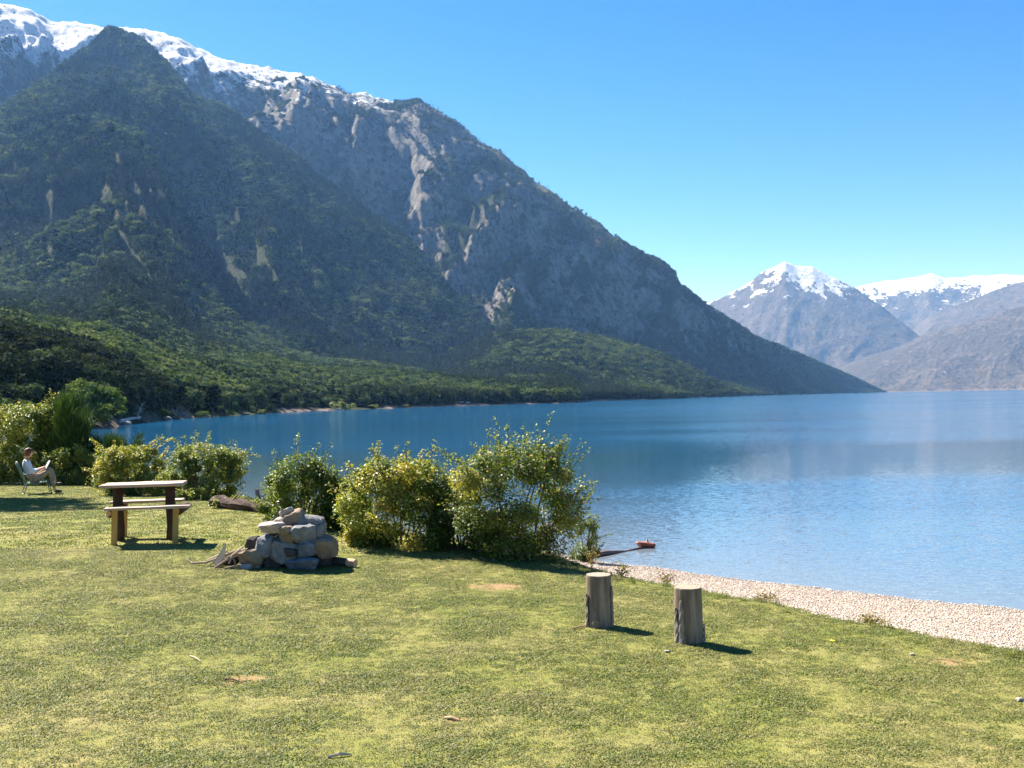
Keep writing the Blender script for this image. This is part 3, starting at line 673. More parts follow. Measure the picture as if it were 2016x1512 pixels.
for a_ in [
    ('broadleaf_tree', 'dark_broad', 22, 178, 690, 'big dark olive tree at the left edge, foremost on the wooded knoll', 'tree', GT, 1.15),
    ('broadleaf_tree', 'dark', 66, 186, 700, 'dark shaded tree on the knoll directly above the tall green broom', 'tree', GT, 1.2),
    ('broadleaf_tree', 'dark_broad', 112, 190, 693, 'wide domed dark tree on the knoll left of the bushy slope', 'tree', GT, 1.2),
    ('broadleaf_tree', 'dark', 148, 196, 715, 'dark tree ending the knoll on its lake side', 'tree', GT, 1.15),
    ('broadleaf_tree', 'round', 88, 205, 682, 'olive topped tree on the crest in the middle of the knoll', 'tree', GT, 1.3),
    ('broadleaf_tree', 'dark', 40, 214, 672, 'tall olive tree on the crest near the left edge of the knoll', 'tree', GT, 1.3),
    ('broadleaf_tree', 'dark_broad', -6, 210, 668, 'olive tree cut by the left frame edge on the knoll crest', 'tree', GT, 1.3),
    ('broadleaf_tree', 'dark', -40, 185, 690, None, 'tree', GT, 1.2), 
    ('broadleaf_tree', 'dark', 5, 166, 762, 'low dark tree under the big ones at the left edge', 'tree', GT, 1.3),
    ('broadleaf_tree', 'round2', 48, 168, 752, 'lighter green low tree at the foot of the knoll', 'tree', GT, 1.3),
    ('broadleaf_tree', 'round2', 186, 205, 716, 'brownish green tree just right of the knoll', 'tree', GT, 1.2),
    ('broadleaf_tree', 'round', 210, 214, 742, 'small leafy tree above the pale green willow bush', 'tree', GT, 1.3),
    ('pine_tree', 'pine', 22, 250, 648, 'thin dark pine tip at the far left above the knoll', 'tree', GP, 1.0),
    ('pine_tree', 'pine', 52, 246, 645, 'tallest dark pine showing above the knoll', 'tree', GP, 1.2),
    ('pine_tree', 'pine', 112, 250, 676, 'short pine behind the middle of the knoll', 'tree', GP, 1.0),
    ('pine_tree', 'pine', 160, 244, 680, 'slim pine standing at the right end of the knoll', 'tree', GP, 1.0),
    ('broadleaf_tree', 'broad', 240, 222, 752, 'rounded green tree behind the fallen bleached trunk', 'tree', GS, 1.3),
    ('broadleaf_tree', 'round2', 268, 232, 748, 'green tree right behind the bleached dead snag', 'tree', GS, 1.2),
    ('broadleaf_tree', 'dark', 304, 254, 764, 'dark tree at the left end of the sandy patch', 'tree', GS, 1.0),
    ('broadleaf_tree', 'dark', 346, 268, 757, 'largest dark rounded tree above the right end of the sandy patch', 'tree', GS, 1.35),
    ('broadleaf_tree', 'round', 382, 280, 766, 'grey green tree between the large dark tree and the narrow dark one', 'tree', GS, 1.2),
    ('broadleaf_tree', 'dark_tall', 417, 282, 752, 'narrow dark column shaped tree on the far shore', 'tree', GS, 1.2),
    ('broadleaf_tree', 'round2', 442, 296, 768, 'light green tree right of the narrow dark column tree', 'tree', GS, 1.2),
    ('broadleaf_tree', 'round', 476, 322, 772, 'tree with a pale trunk on the far shore above the yellow bushes', 'tree', GS, 1.2),
    ('broadleaf_tree', 'broad', 506, 344, 770, 'broad tree on the far shore over the low green bush', 'tree', GS, 1.1),
    ('broadleaf_tree', 'dark', 540, 366, 768, 'dark tree on the far shore midway between sand and lime bushes', 'tree', GS, 1.2),
    ('broadleaf_tree', 'round2', 572, 392, 772, 'mid green tree on the far shore left of two dark ones', 'tree', GS, 1.1),
    ('broadleaf_tree', 'dark', 604, 420, 771, 'first of two dark trees left of the lime bushes', 'tree', GS, 1.3),
    ('broadleaf_tree', 'dark', 628, 440, 776, 'second of two dark trees touching the lime bushes', 'tree', GS, 1.1),
    ('broadleaf_tree', 'dark', 778, 478, 790, 'small dark round tree standing in the lime meadow by the water', 'tree', GS, 1.5),
    ('broadleaf_tree', 'round', 812, 520, 770, 'green tree right of the lime meadow', 'tree', GS, 1.2),
    ('broadleaf_tree', 'dark', 852, 534, 766, 'tall dark tree behind the pale logs on the far shore', 'tree', GS, 1.1),
    ('broadleaf_tree', 'round2', 960, 590, 760, 'brownish tree on the far shore right of the pale logs', 'tree', GS, 1.2),
    ('broadleaf_tree', 'round', 1010, 606, 760, 'brown green tree near the end of the wooded point', 'tree', GS, 1.2),
    ('broadleaf_tree', 'round2', 1060, 618, 764, 'olive tree second from the tip of the wooded point', 'tree', GS, 1.2),
    ('broadleaf_tree', 'round', 1104, 632, 768, 'last olive tree on the tip of the wooded point', 'tree', GS, 1.2),
    ('willow_bush', 'willow', 178, 172, 748, 'large pale green willow bush leaning over the water at the bay', 'bush', None, 1.25),
    ('willow_bush', 'lowwillow', 216, 178, 790, 'lower fine leaved green bush right of the large willow bush', 'bush', None, 1.4),
    ('shore_bush', 'lowwillow', 318, 240, 803, 'pale green bush on the pinkish sand of the far shore', 'bush', None, 1.3),
    ('shore_bush', 'lime', 664, 428, 789, 'bright lime bush, largest on the far shore', 'bush', 'lime bushes on the far shore', 2.0),
    ('shore_bush', 'lime', 690, 436, 793, 'bright lime bush just right of the largest one', 'bush', 'lime bushes on the far shore', 1.9),
    ('shore_bush', 'lime', 735, 452, 795, 'low yellow lime bush left of the small dark round tree', 'bush', 'lime bushes on the far shore', 2.2),
    ('shore_bush', 'lime', 800, 480, 795, 'low lime bush right of the small dark round tree', 'bush', 'lime bushes on the far shore', 2.0),
    ('shore_bush', 'lime', 515, 334, 806, 'low lime bush at the water left of the dark pair of trees', 'bush', 'lime bushes on the far shore', 2.0),
    ('shore_bush', 'lowwillow', 400, 272, 808, 'low olive bush at the water under the narrow dark tree', 'bush', None, 2.0),
    ('shore_bush', 'lowwillow', 452, 300, 806, 'low olive bush at the water right of the narrow dark tree', 'bush', None, 2.0)]:
    if a_[5] is None: continue
    tree(*a_)
# undergrowth that closes the wood on the knoll and the shore strip
rng = np.random.default_rng(5); n = 9000
x, y, g = sample_terrain(n * 14, rng, 760)
z = g(MZ); dd = g(mD); sd = g(strand); az_ = np.arctan2(x, y)
ok = (z > WZ + 0.7) & (sd < 0.35) & (dd > 7) & (((np.hypot(x + 112, y - 222) < 58)) | ((dd < 62) & (az_ < R_(-9)))) & (rng.random(len(x)) < 0.55)
x, y, z, dd = x[ok][:n], y[ok][:n], z[ok][:n], dd[ok][:n]; print('undergrowth', len(x))
protos2 = [proto('undergrowth_round', crown_mesh('undergrowth_crown', 'broad', 31, 420, 0.13), M_LEAF_TREE), proto('undergrowth_dark', crown_mesh('undergrowth_crown_dark', 'round', 32, 420, 0.12), M_LEAF_DARK)]
half = (rng.random(len(x)) < 0.45) & (np.hypot(x + 112, y - 222) > 52)
for m_, p_ in ((half, protos2[0]), (~half, protos2[1])):
    scatter('undergrowth', np.stack([x[m_], y[m_], z[m_] - 0.3], 1), (2.0 + 3.0 * rng.random(m_.sum())) * np.clip(0.4 + dd[m_] / 60, 0.4, 0.95), rng.random(m_.sum()) * 6.28, p_, None)

# --- grass of the lawn
def tuft_mesh(name, seed, n, rad, hmin, hmax, wid, lean=0.7):
    rng = np.random.default_rng(seed)
    a_ = rng.random(n) * 6.28; r_ = rad * np.sqrt(rng.random(n)); P = np.stack([r_ * np.cos(a_), r_ * np.sin(a_), np.zeros(n)], 1)
    b_ = rng.random(n) * 6.28; ln = lean * rng.random(n)
    D = unit(np.stack([np.cos(b_) * ln, np.sin(b_) * ln, np.ones(n)], 1)); T = unit(np.stack([-np.sin(b_), np.cos(b_), np.zeros(n)], 1))
    h = (hmin + (hmax - hmin) * rng.random(n))[:, None]; w = wid * (0.7 + 0.6 * rng.random(n))[:, None]
    bend = np.stack([np.cos(b_), np.sin(b_), -0.25 * np.ones(n)], 1) * h * 0.35
    V = np.stack([P - T * w * .5, P + T * w * .5, P + D * h * .6 + T * w * .45, P + D * h * .6 - T * w * .45, P + D * h + bend], 1).reshape(-1, 3)
    i = np.arange(n) * 5; tri = np.concatenate([np.stack([i, i + 1, i + 2], 1), np.stack([i, i + 2, i + 3], 1), np.stack([i + 3, i + 2, i + 4], 1)])
    tint = rng.random(n); return new_mesh(name, V, tri, {'tint': ('FACE', np.concatenate([tint] * 3))})
def grass_material():
    t = NT('grass_blades'); p = t.pos()
    big = t.noise(p, 0.55, 4, 0.6)[0]; mid = t.noise(p, 3.2, 4, 0.65)[0]
    rnd = t.n('ShaderNodeObjectInfo').outputs['Random']
    f = t.math('ADD', t.math('ADD', t.math('MULTIPLY', big, 0.36), t.math('MULTIPLY', mid, 0.20)), t.math('ADD', t.math('MULTIPLY', rnd, 0.32), t.math('MULTIPLY', t.attr('tint'), 0.12)))
    c = t.ramp(f, [(0.30, (0.095, 0.145, 0.026)), (0.44, (0.172, 0.205, 0.052)), (0.58, (0.235, 0.238, 0.085)), (0.75, (0.315, 0.275, 0.14)), (0.92, (0.47, 0.39, 0.25))])
    pr = t.principled(c, 0.6, None, 0.25); tr = t.n('ShaderNodeBsdfTranslucent', {'Color': t.mix(1.0, c, (1, 1, 0.5), 'MULTIPLY')}).outputs[0]
    return t.done(t.n('ShaderNodeMixShader', {0: 0.35, 1: pr, 2: tr}).outputs[0])
M_GRASS = grass_material()
grass_protos = [proto('grass_tuft', tuft_mesh('grass_tuft', 40 + k, 20, 0.042, 0.007, 0.021, 0.0055, 1.9), M_GRASS) for k in range(3)]
grass_far = proto('grass_tuft_wide', tuft_mesh('grass_tuft_wide', 45, 34, 0.13, 0.008, 0.022, 0.011, 1.9), M_GRASS)
grass_long = proto('grass_tuft_long', tuft_mesh('grass_tuft_long', 46, 22, 0.05, 0.05, 0.17, 0.006, 0.9), M_GRASS)
def lawn_points(rng, n, d0, d1, margin=1.15):
    d = np.sqrt(d0**2 + rng.random(n) * (d1**2 - d0**2)); u = (rng.random(n) * 2 - 1) * 0.5 * margin - 0.0
    return u * d, d
def put_grass(n, d0, d1, protos_, smin, smax, seed):
    rng = np.random.default_rng(seed); x, y = lawn_points(rng, n, d0, d1); db = bank_d(x, y)
    dm = dirt_mask(x, y); ok = (db < 0.02 + 0.05 * rng.random(n)) & (rng.random(n) > dm * 1.1); x, y = x[ok], y[ok]; z = lawn_z(x, y)
    k = rng.integers(0, len(protos_), len(x)); sc = smin + (smax - smin) * rng.random(len(x)); sc *= 0.75 + 0.6 * np.clip(0.5 + fbm(x / .6, y / .6, 2, 9), 0, 1)
    for j, p_ in enumerate(protos_):
        m_ = k == j; scatter('grass', np.stack([x[m_], y[m_], z[m_] - 0.004], 1), sc[m_], rng.random(m_.sum()) * 6.28, p_, None)
put_grass(95000, 5.0, 13.5, grass_protos, 0.7, 1.25, 61)
put_grass(40000, 13.5, 34, [grass_far], 0.7, 1.3, 62)
# longer grass along the bank and at the feet of bushes and posts
rng = np.random.default_rng(63); n = 26000
x = -14 + 19 * rng.random(n); y = 7 + 26 * rng.random(n); db = bank_d(x, y)
ok = (db > -0.30) & (db < 0.12) & (rng.random(n) < 0.75) & (fbm(x / .5, y / .5, 2, 8) > -0.12); x, y = x[ok], y[ok]
scatter('long_grass', np.stack([x, y, ground_z(x, y) - 0.01], 1), 0.4 + 0.55 * rng.random(len(x)), rng.random(len(x)) * 6.28, grass_long, None)

# --- pebbles of the beach
def pebble_mesh(name, seed):
    bm = bmesh.new(); bmesh.ops.create_icosphere(bm, subdivisions=1, radius=1.0); rnd = random.Random(seed)
    for v in bm.verts: v.co = Vector((v.co.x * 1.0, v.co.y * 0.75, v.co.z * 0.5)) * rnd.uniform(0.8, 1.2)
    return from_bm(name, bm, True)
def pebble_material():
    t = NT('pebbles'); r = t.n('ShaderNodeObjectInfo').outputs['Random']
    c = t.ramp(r, [(0.0, (0.24, 0.195, 0.165)), (0.2, (0.43, 0.345, 0.275)), (0.55, (0.54, 0.44, 0.35)), (0.85, (0.62, 0.52, 0.43)), (1.0, (0.68, 0.62, 0.55))])
    return t.done(t.principled(c, 0.8, None, 0.25))
pp = proto('pebble', pebble_mesh('pebble', 3), pebble_material())
rng = np.random.default_rng(71); n = 230000
x = -2 + 13 * rng.random(n); y = 6 + 18 * rng.random(n); db = bank_d(x, y); ds = shore_d(x, y)
ok = (db > 0.0) & (ds < 0.25) & (x < 0.62 * y) & (rng.random(n) < 0.35 + 0.65 * sstep(0.2, 1.5, db)); x, y = x[ok], y[ok]; print('pebbles', len(x))
scatter('gravel', np.stack([x, y, beach_z(x, y) + 0.004], 1), 0.006 + 0.016 * rng.random(len(x))**3, rng.random(len(x)) * 6.28, pp, None)

# --- shrubs
ROSE_STOPS = [(0.0, (0.035, 0.07, 0.012)), (0.35, (0.10, 0.16, 0.026)), (0.6, (0.22, 0.27, 0.045)), (0.82, (0.40, 0.38, 0.06)), (0.95, (0.52, 0.42, 0.08)), (1.0, (0.55, 0.36, 0.26))]
M_ROSE = leaf_material('rose_leaves', ROSE_STOPS, 0.38, rough=0.5, spec=0.3)
M_BROOM = leaf_material('broom_stems', [(0.0, (0.012, 0.03, 0.008)), (0.5, (0.035, 0.075, 0.014)), (0.85, (0.07, 0.12, 0.02)), (1.0, (0.13, 0.11, 0.05))], 0.15, rough=0.6, spec=0.2)
M_STEM = wood_material('shrub_stems', (0.05, 0.03, 0.02), (0.16, 0.10, 0.07), 14)
M_FLOWER = flat_material('shrub_flowers', (0.62, 0.42, 0.40), 0.7, 0.2)
def shrub(name, label, loc, w, d, h, seed, n, leaf, tint0=0.4, tint_var=0.5, prof=((0, .8), (.3, 1.0), (.6, .95), (.85, .65), (1, .3)), shoots=26, sprays=(), group=None, yellow=0.0, rz=0.0, mat=None, flowers=0, nl=60, dead=0.0, env=0.10):
    rng = np.random.default_rng(seed); root = empty(name, loc, rz, label, 'bush', group)
    pz = np.array([p[0] for p in prof]); pr = np.array([p[1] for p in prof])
    hz_ = rng.random(nl)**0.85 * 0.92; th = rng.random(nl) * 2 * np.pi; hz_[:nl // 5] = 0.10 * rng.random(nl // 5); rad = np.interp(hz_, pz, pr) * (0.55 + 0.45 * rng.random(nl)**0.5) * (0.86 + 0.42 * gnoise(np.cos(th) * 1.1 + hz_ * 2.2, np.sin(th) * 1.1 + seed * .37, seed))
    C = np.stack([w / 2 * rad * np.cos(th), d / 2 * rad * np.sin(th), h * (0.05 + 0.86 * hz_)], 1); cs = h * (0.07 + 0.13 * rng.random(nl)**1.5); ct = np.clip(tint0 + tint_var * (rng.random(nl) - 0.5) + yellow * (fbm(C[:, 0] / .5 + seed, C[:, 2] / .5, 2, seed)), 0, 0.9)
    k = rng.integers(0, nl, n); dv = rand_dirs(n, rng); dv[:, 2] *= 0.85
    P = C[k] + dv * cs[k][:, None] * (0.35 + 0.75 * rng.random(n)**0.7)[:, None]
    q_ = rng.random(n) < env; hq = rng.random(n)**0.9 * 0.95; tq = rng.random(n) * 6.283; rq = np.interp(hq, pz, pr) * (0.72 + 0.28 * rng.random(n)) * (0.90 + 0.14 * np.sin(tq * 3 + seed) + 0.10 * np.sin(tq * 5 + hq * 9))
    P = np.where(q_[:, None], np.stack([w / 2 * rq * np.cos(tq), d / 2 * rq * np.sin(tq), h * hq], 1), P)
    P[:, 2] = np.abs(P[:, 2]) + 0.01
    Nn = unit(dv * 0.7 + np.array([0, 0, 0.9]) + 0.9 * rand_dirs(n, rng)); D = unit(np.cross(Nn, rand_dirs(n, rng)))
    tint = np.clip(ct[k] + 0.34 * (rng.random(n) - 0.45), 0, 0.93)
    if dead: tint = np.where(rng.random(n) < dead * (1.2 - P[:, 2] / h), 1.0, tint)
    Ps, Ns, Ds, Ts, stems = [P], [Nn], [D], [tint], []
    # shoots that break the outline
    shoots = int(shoots * 2.2)
    for q in range(shoots + len(sprays)):
        if q < shoots:
            j = rng.integers(0, nl); b0 = C[j]; out = unit(np.array([b0[0] / (w / 2), b0[1] / (d / 2), 0.3 + 1.3 * b0[2] / h]) + 0.35 * rng.normal(size=3)); L = h * (0.10 + 0.26 * rng.random()**1.5); b0 = b0 + out * cs[j] * 0.7; e = b0 + out * L; mid = b0 + out * L * .5 + np.array([0, 0, .05 * L]); m = 26
        else:
            sx_, sz_, ex, ez = sprays[q - shoots]; b0 = np.array([sx_ * w / 2, 0, sz_ * h]); e = np.array([ex * w / 2, rng.normal() * .1, ez * h]); L = np.linalg.norm(e - b0); mid = (b0 + e) / 2 + np.array([0, 0, 0.10 * L]); m = int(95 * L / 0.5)
        tt_ = rng.random(m)[:, None]; bz = (1 - tt_)**2 * b0 + 2 * tt_ * (1 - tt_) * mid + tt_**2 * e
        Ps.append(bz + rng.normal(size=(m, 3)) * 0.030 * (1.3 - tt_ * 0.8)); nn = unit(rng.normal(size=(m, 3)) * .6 + np.array([0, 0, 1.0])); Ns.append(nn); Ds.append(unit(np.cross(nn, rand_dirs(m, rng)))); Ts.append(np.clip(tint0 + 0.2 + 0.3 * (rng.random(m) - .5), 0, .9))
        stems.append(tube([tuple(b0), tuple(mid), tuple(e)], [0.006, 0.005, 0.002], 4))
    P = np.concatenate(Ps); V, Fq_ = leaves(P, np.concatenate(Ns), np.concatenate(Ds), leaf * (0.55 + 0.75 * rng.random(len(P))), 0.62)
    obj('foliage', new_mesh('foliage', V, Fq_, {'tint': ('FACE', np.concatenate(Ts))}), mat or M_ROSE, root)
    rnd = random.Random(seed)
    for q in range(22):
        j = rnd.randrange(nl); e = C[j]; b = (e[0] * .28 + rnd.uniform(-.08, .08), e[1] * .28 + rnd.uniform(-.08, .08), -0.04)
        stems.append(tube([b, (b[0] * .6 + e[0] * .4, b[1] * .6 + e[1] * .4, e[2] * .55), tuple(e)], [0.013, 0.010, 0.005], 5))
    obj('stems', new_mesh('stems', *join(stems)), M_STEM, root)['kind'] = 'stuff'
    if flowers:
        j = rng.integers(0, nl, flowers); top = np.argsort(-C[:, 2])[:max(4, nl // 3)]; j = top[rng.integers(0, len(top), flowers)]
        Pf = C[j] + rand_dirs(flowers, rng) * cs[j][:, None] * 1.05 + np.array([0, 0, 0.03]); nf = rand_dirs(flowers, rng); V, Fq_ = leaves(Pf, nf, unit(np.cross(nf, rand_dirs(flowers, rng))), 0.035 * np.ones(flowers), 0.9)
        obj('flowers', new_mesh('flowers', V, Fq_), M_FLOWER, root)['kind'] = 'stuff'
    return root
GB = 'wild rose bushes along the lake bank'
def bl(px, py): return at(px, py)
b8 = bl(1018, 1096); b7 = bl(785, 1072); b6 = bl(592, 1042); b5 = bl(398, 980); b4 = bl(262, 974)
shrub('rose_bush', 'largest rose bush with pinkish tips and bare dark stems, nearest to the gravel beach', b8, 1.85, 1.4, 1.56, 81, 44000, 0.041, 0.40, 0.55, ((0, .55), (.2, .72), (.45, 1.0), (.7, .92), (.88, .66), (1, .45)), 34,
      [(.55, .72, .74, 1.04), (.5, .72, .80, 1.0), (.45, .75, .70, .98), (-.6, .7, -1.22, .96), (.8, .5, 1.2, .62), (-.1, .9, -.1, 1.12), (.5, .7, .66, .95), (.1, .9, .2, 1.06)], GB, 0.5, 0, None, 260, 84, 0.08, 0.13)
shrub('rose_bush', 'bright yellow green rose bush in the middle, right behind the stone fireplace', b7, 1.90, 1.4, 1.26, 182, 48000, 0.042, 0.56, 0.45, ((0, .85), (.25, 1.0), (.55, .95), (.8, .78), (1, .4)), 30,
      [(.7, .7, 1.25, 1.0), (-.3, .85, -.25, 1.18), (-.6, .7, -.75, .95), (-.25, .9, -.4, 1.1), (.3, .8, .4, 1.06)], GB, 0.8, 0, None, 70, 84, 0.0, 0.10)
shrub('rose_bush', 'dark green rose bush with a thin upright tip, left of the stone fireplace', b6, 1.32, 1.1, 1.24, 83, 27000, 0.040, 0.33, 0.4, ((0, .8), (.3, 1.0), (.6, .9), (.85, .6), (1, .3)), 26,
      [(-.1, .85, -.05, 1.22), (-.5, .7, -.62, 1.02), (.4, .75, .72, .95), (.7, .5, 1.05, .62)], GB, 0.2, 0, None, 0, 52)
shrub('rose_bush', 'rounded rose bush with a long low spray over the water, behind the picnic table', b5, 2.0, 1.5, 1.36, 84, 32000, 0.052, 0.42, 0.5, ((0, .98), (.3, 1.0), (.6, .95), (.85, .7), (1, .35)), 26,
      [(.8, .75, 1.45, .72), (.1, .85, .25, 1.2), (-.5, .75, -.7, 1.1), (-.1, .85, -.2, 1.12)], GB, 0.5, 0, None, 30, 56)
shrub('rose_bush', 'yellowish rose bush left of the one behind the table, with an arching spray', b4, 2.2, 1.4, 1.36, 85, 32000, 0.052, 0.62, 0.4, ((0, .9), (.3, 1.0), (.6, .9), (.85, .6), (1, .3)), 22,
      [(.3, .85, .75, 1.12), (-.5, .7, -1.0, 1.1), (.4, .8, .95, 1.08)], GB, 0.6, 0, None, 10, 52)
p_ = bl(20, 955); shrub('rose_bush', 'tall leafy rose thicket at the left edge behind the seated person', p_ + Vector((-0.3, 1.6, 0)), 3.6, 2.2, 2.75, 86, 42000, 0.075, 0.52, 0.45, ((0, .9), (.3, 1.0), (.6, .95), (.85, .75), (1, .4)), 30, [], GB, 0.5, 0, None, 0, 70)
p_ = bl(128, 955); shrub('rose_bush', 'low leafy rose bush beside the seated person, in front of the broom', p_ + Vector((0.1, 0.2, 0)), 2.3, 1.2, 1.25, 87, 15000, 0.07, 0.48, 0.45, ((0, .95), (.3, 1.0), (.6, .9), (.85, .6), (1, .3)), 20, [], GB, 0.5, 0, None, 0, 44)
p_ = bl(680, 1046); shrub('low_shrub', 'dark low shrub wedged between the dark and the yellow green rose bushes', p_ + Vector((0, 0.3, 0)), 0.9, 0.8, 0.85, 88, 9000, 0.044, 0.2, 0.4, shoots=14, nl=30)
p_ = bl(905, 1084); shrub('low_shrub', 'thin half bare shrub filling the gap left of the largest rose bush', p_ + Vector((0, 0.2, 0)), 0.95, 0.7, 0.95, 89, 9500, 0.042, 0.38, 0.5, shoots=20, nl=26, dead=0.1)
p_ = bl(1150, 1108); shrub('low_shrub', 'small wispy bush overhanging the beach at the right foot of the largest rose bush', p_ + Vector((0.05, 0.2, 0)), 0.5, 0.45, 0.95, 90, 2600, 0.04, 0.3, 0.5, ((0, .5), (.4, .9), (.7, 1), (1, .5)), 18, nl=20)
p_ = bl(215, 962); shrub('low_shrub', 'shadowed shrub closing the gap between the broom and the yellowish rose bush', p_ + Vector((0, 0.6, 0)), 1.5, 1.0, 1.15, 91, 8000, 0.06, 0.3, 0.4, shoots=12, nl=30)
p_ = bl(300, 968); shrub('low_shrub', 'low flowering growth seen under the picnic table top', p_ + Vector((0, -0.6, 0)), 1.9, 0.6, 0.5, 92, 7000, 0.05, 0.6, 0.5, shoots=10, nl=30)
p_ = bl(470, 1000); shrub('low_shrub', 'creeping ground shrub at the foot of the driftwood log', p_ + Vector((0.1, -0.25, 0)), 1.5, 0.5, 0.22, 93, 3600, 0.04, 0.45, 0.5, shoots=8, nl=24)
p_ = bl(395, 985); shrub('low_shrub', 'creeping ground shrub left of the driftwood log', p_ + Vector((0, 0, 0)), 1.0, 0.5, 0.3, 94, 2600, 0.045, 0.5, 0.5, shoots=8, nl=20)
# the broom: upright green rods
def broom(label, loc, w, d, h, seed, n):
    rng = np.random.default_rng(seed); root = empty('broom_bush', loc, 0, label, 'bush')
    m = 16; ca = rng.random(m) * 6.28; cr2 = np.sqrt(rng.random(m)); B0 = np.stack([w * .30 * cr2 * np.cos(ca), d * .30 * cr2 * np.sin(ca), np.zeros(m)], 1)
    lean = np.stack([w * .28 * cr2 * np.cos(ca), d * .28 * cr2 * np.sin(ca), h * (1.0 - 0.55 * rng.random(m) * (0.4 + cr2))], 1)
    k = rng.integers(0, m, n); hz_ = rng.random(n)**0.95
    P = B0[k] + lean[k] * hz_[:, None] * 0.86 + rng.normal(size=(n, 3)) * (np.array([.10 * w, .10 * d, .04 * h]) * (1.15 - 0.75 * hz_[:, None]))
    P[:, 2] = np.abs(P[:, 2]); D = unit(unit(lean)[k] + 0.30 * rng.normal(size=(n, 3))); Nn = unit(np.cross(D, rand_dirs(n, rng)))
    V, Fq_ = leaves(P, Nn, D, h * (0.10 + 0.14 * rng.random(n)), 0.055, 0.0)
    obj('foliage', new_mesh('foliage', V, Fq_, {'tint': ('FACE', np.clip(0.25 + 0.5 * rng.random(n) + 0.25 * (hz_ - .4), 0, 1))}), M_BROOM, root)
    st = [tube([(w * .12 * math.cos(a_), w * .12 * math.sin(a_), -.05), (w * .3 * math.cos(a_), d * .3 * math.sin(a_), h * .6)], [.03, .01], 5) for a_ in np.linspace(0, 6, 9)]
    obj('stems', new_mesh('stems', *join(st)), M_STEM, root)
p_ = bl(112, 955); broom('tall dark green broom bush with feathery upright rods behind the seated person', p_ + Vector((-.25, 1.6, 0)), 2.1, 1.6, 3.25, 95, 11000)
p_ = bl(185, 955); broom('lower dark broom bush right of the tall one', p_ + Vector((0.0, 1.8, 0)), 1.6, 1.3, 1.9, 96, 6000)
p_ = bl(560, 1030); broom('small feathery broom tuft growing behind the dark green rose bush', p_ + Vector((0, 0.5, 0)), 0.9, 0.6, 1.25, 97, 900)
# the tree just beyond the left edge that throws the band of shade over the lawn
def near_tree(loc, h, label):
    t_ = empty('broadleaf_tree', loc, 0.4, label, 'tree'); t_.scale = (h * .34, h * .34, h)
    obj('trunk', trunk_mesh('trunk', 77, .72, .05), M_BARK, t_); c = obj('crown', TK['round'][0], None, t_, (0, 0, .52)); c.scale = (1, 1, .48)
near_tree(Vector((-18.6, 31.0, -.4)), 13.0, 'tree just outside the left frame edge whose shade falls on the lawn')
# weeds
M_DRY = leaf_material('dry_weed_leaves', [(0.0, (0.10, 0.11, 0.03)), (0.5, (0.26, 0.23, 0.07)), (1.0, (0.40, 0.27, 0.14))], 0.3, rough=0.7, spec=0.1)
def weed(label, loc, w, h, seed, n=160, stalks=7, name='weed'):
    rng = np.random.default_rng(seed); rnd = random.Random(seed); root = empty(name, loc, 0, label, 'weed'); parts = []; Ps = []
    for q in range(stalks):
        a_ = rnd.random() * 6.28; e = Vector((math.cos(a_) * w * rnd.uniform(.2, .5), math.sin(a_) * w * .4 * rnd.random(), h * rnd.uniform(.5, 1)))
        parts.append(tube([(0, 0, -.02), e * .5 + Vector((0, 0, h * .1)), e], [.004, .003, .0015], 4)); m = n // stalks; tt_ = rng.random((m, 1))
        Ps.append(np.array(e)[None] * (0.25 + 0.75 * tt_) + rng.normal(size=(m, 3)) * 0.025)
    P = np.concatenate(Ps); P[:, 2] = np.abs(P[:, 2]); nn = rand_dirs(len(P), rng); V, Fq_ = leaves(P, nn, unit(np.cross(nn, rand_dirs(len(P), rng))), 0.028 * (0.6 + rng.random(len(P))), 0.5)
    obj('stalks', new_mesh('stalks', *join(parts)), M_STEM, root); obj('leaves', new_mesh('leaves', V, Fq_, {'tint': ('FACE', rng.random(len(P)))}), M_DRY, root)
weed('yellowish weed standing on the gravel right of the right post', bl(1508, 1196), .34, .22, 201, 320, 10)
weed('low green and rusty weed on the gravel far right', bl(1716, 1232), .42, .12, 202, 320, 10)
weed('dry stalky weed at the beach edge between the two posts', bl(1310, 1152), .40, .20, 203, 160, 9)
weed('small leafy weed on the sand behind the left post', bl(1222, 1136), .26, .16, 204, 160, 7)
weed('sparse tall weed at the foot of the largest rose bush', bl(1165, 1118), .22, .34, 205, 120, 6)
rng = np.random.default_rng(206)
tall = tuft_mesh('blades', 207, 46, 0.10, 0.18, 0.46, 0.012, 0.55); tg = empty('grass_clump', bl(1132, 1102), 0, 'tall bright green grass clump at the foot of the largest rose bush', 'grass'); obj('blades', tall, M_GRASS, tg)

# ================================================================== OBJECTS
M_PLANK = wood_material('planed_wood', (0.34, 0.235, 0.17), (0.50, 0.38, 0.30), 7, (0.12, 1, 1), 0.6, 0.2, 0.004)
M_PLANK_L = wood_material('leg_wood', (0.36, 0.19, 0.04), (0.54, 0.34, 0.10), 7, (1, 1, 0.12), 0.7, 0.25, 0.004)
M_LOGD = wood_material('dark_log', (0.028, 0.017, 0.012), (0.10, 0.055, 0.038), 9, (1, 1, 0.15), 0.9, 0.8, 0.02)
M_CUT = wood_material('cut_wood', (0.45, 0.24, 0.12), (0.68, 0.44, 0.26), 12, (1, 1, 1), 0.7, 0.2, 0.004)
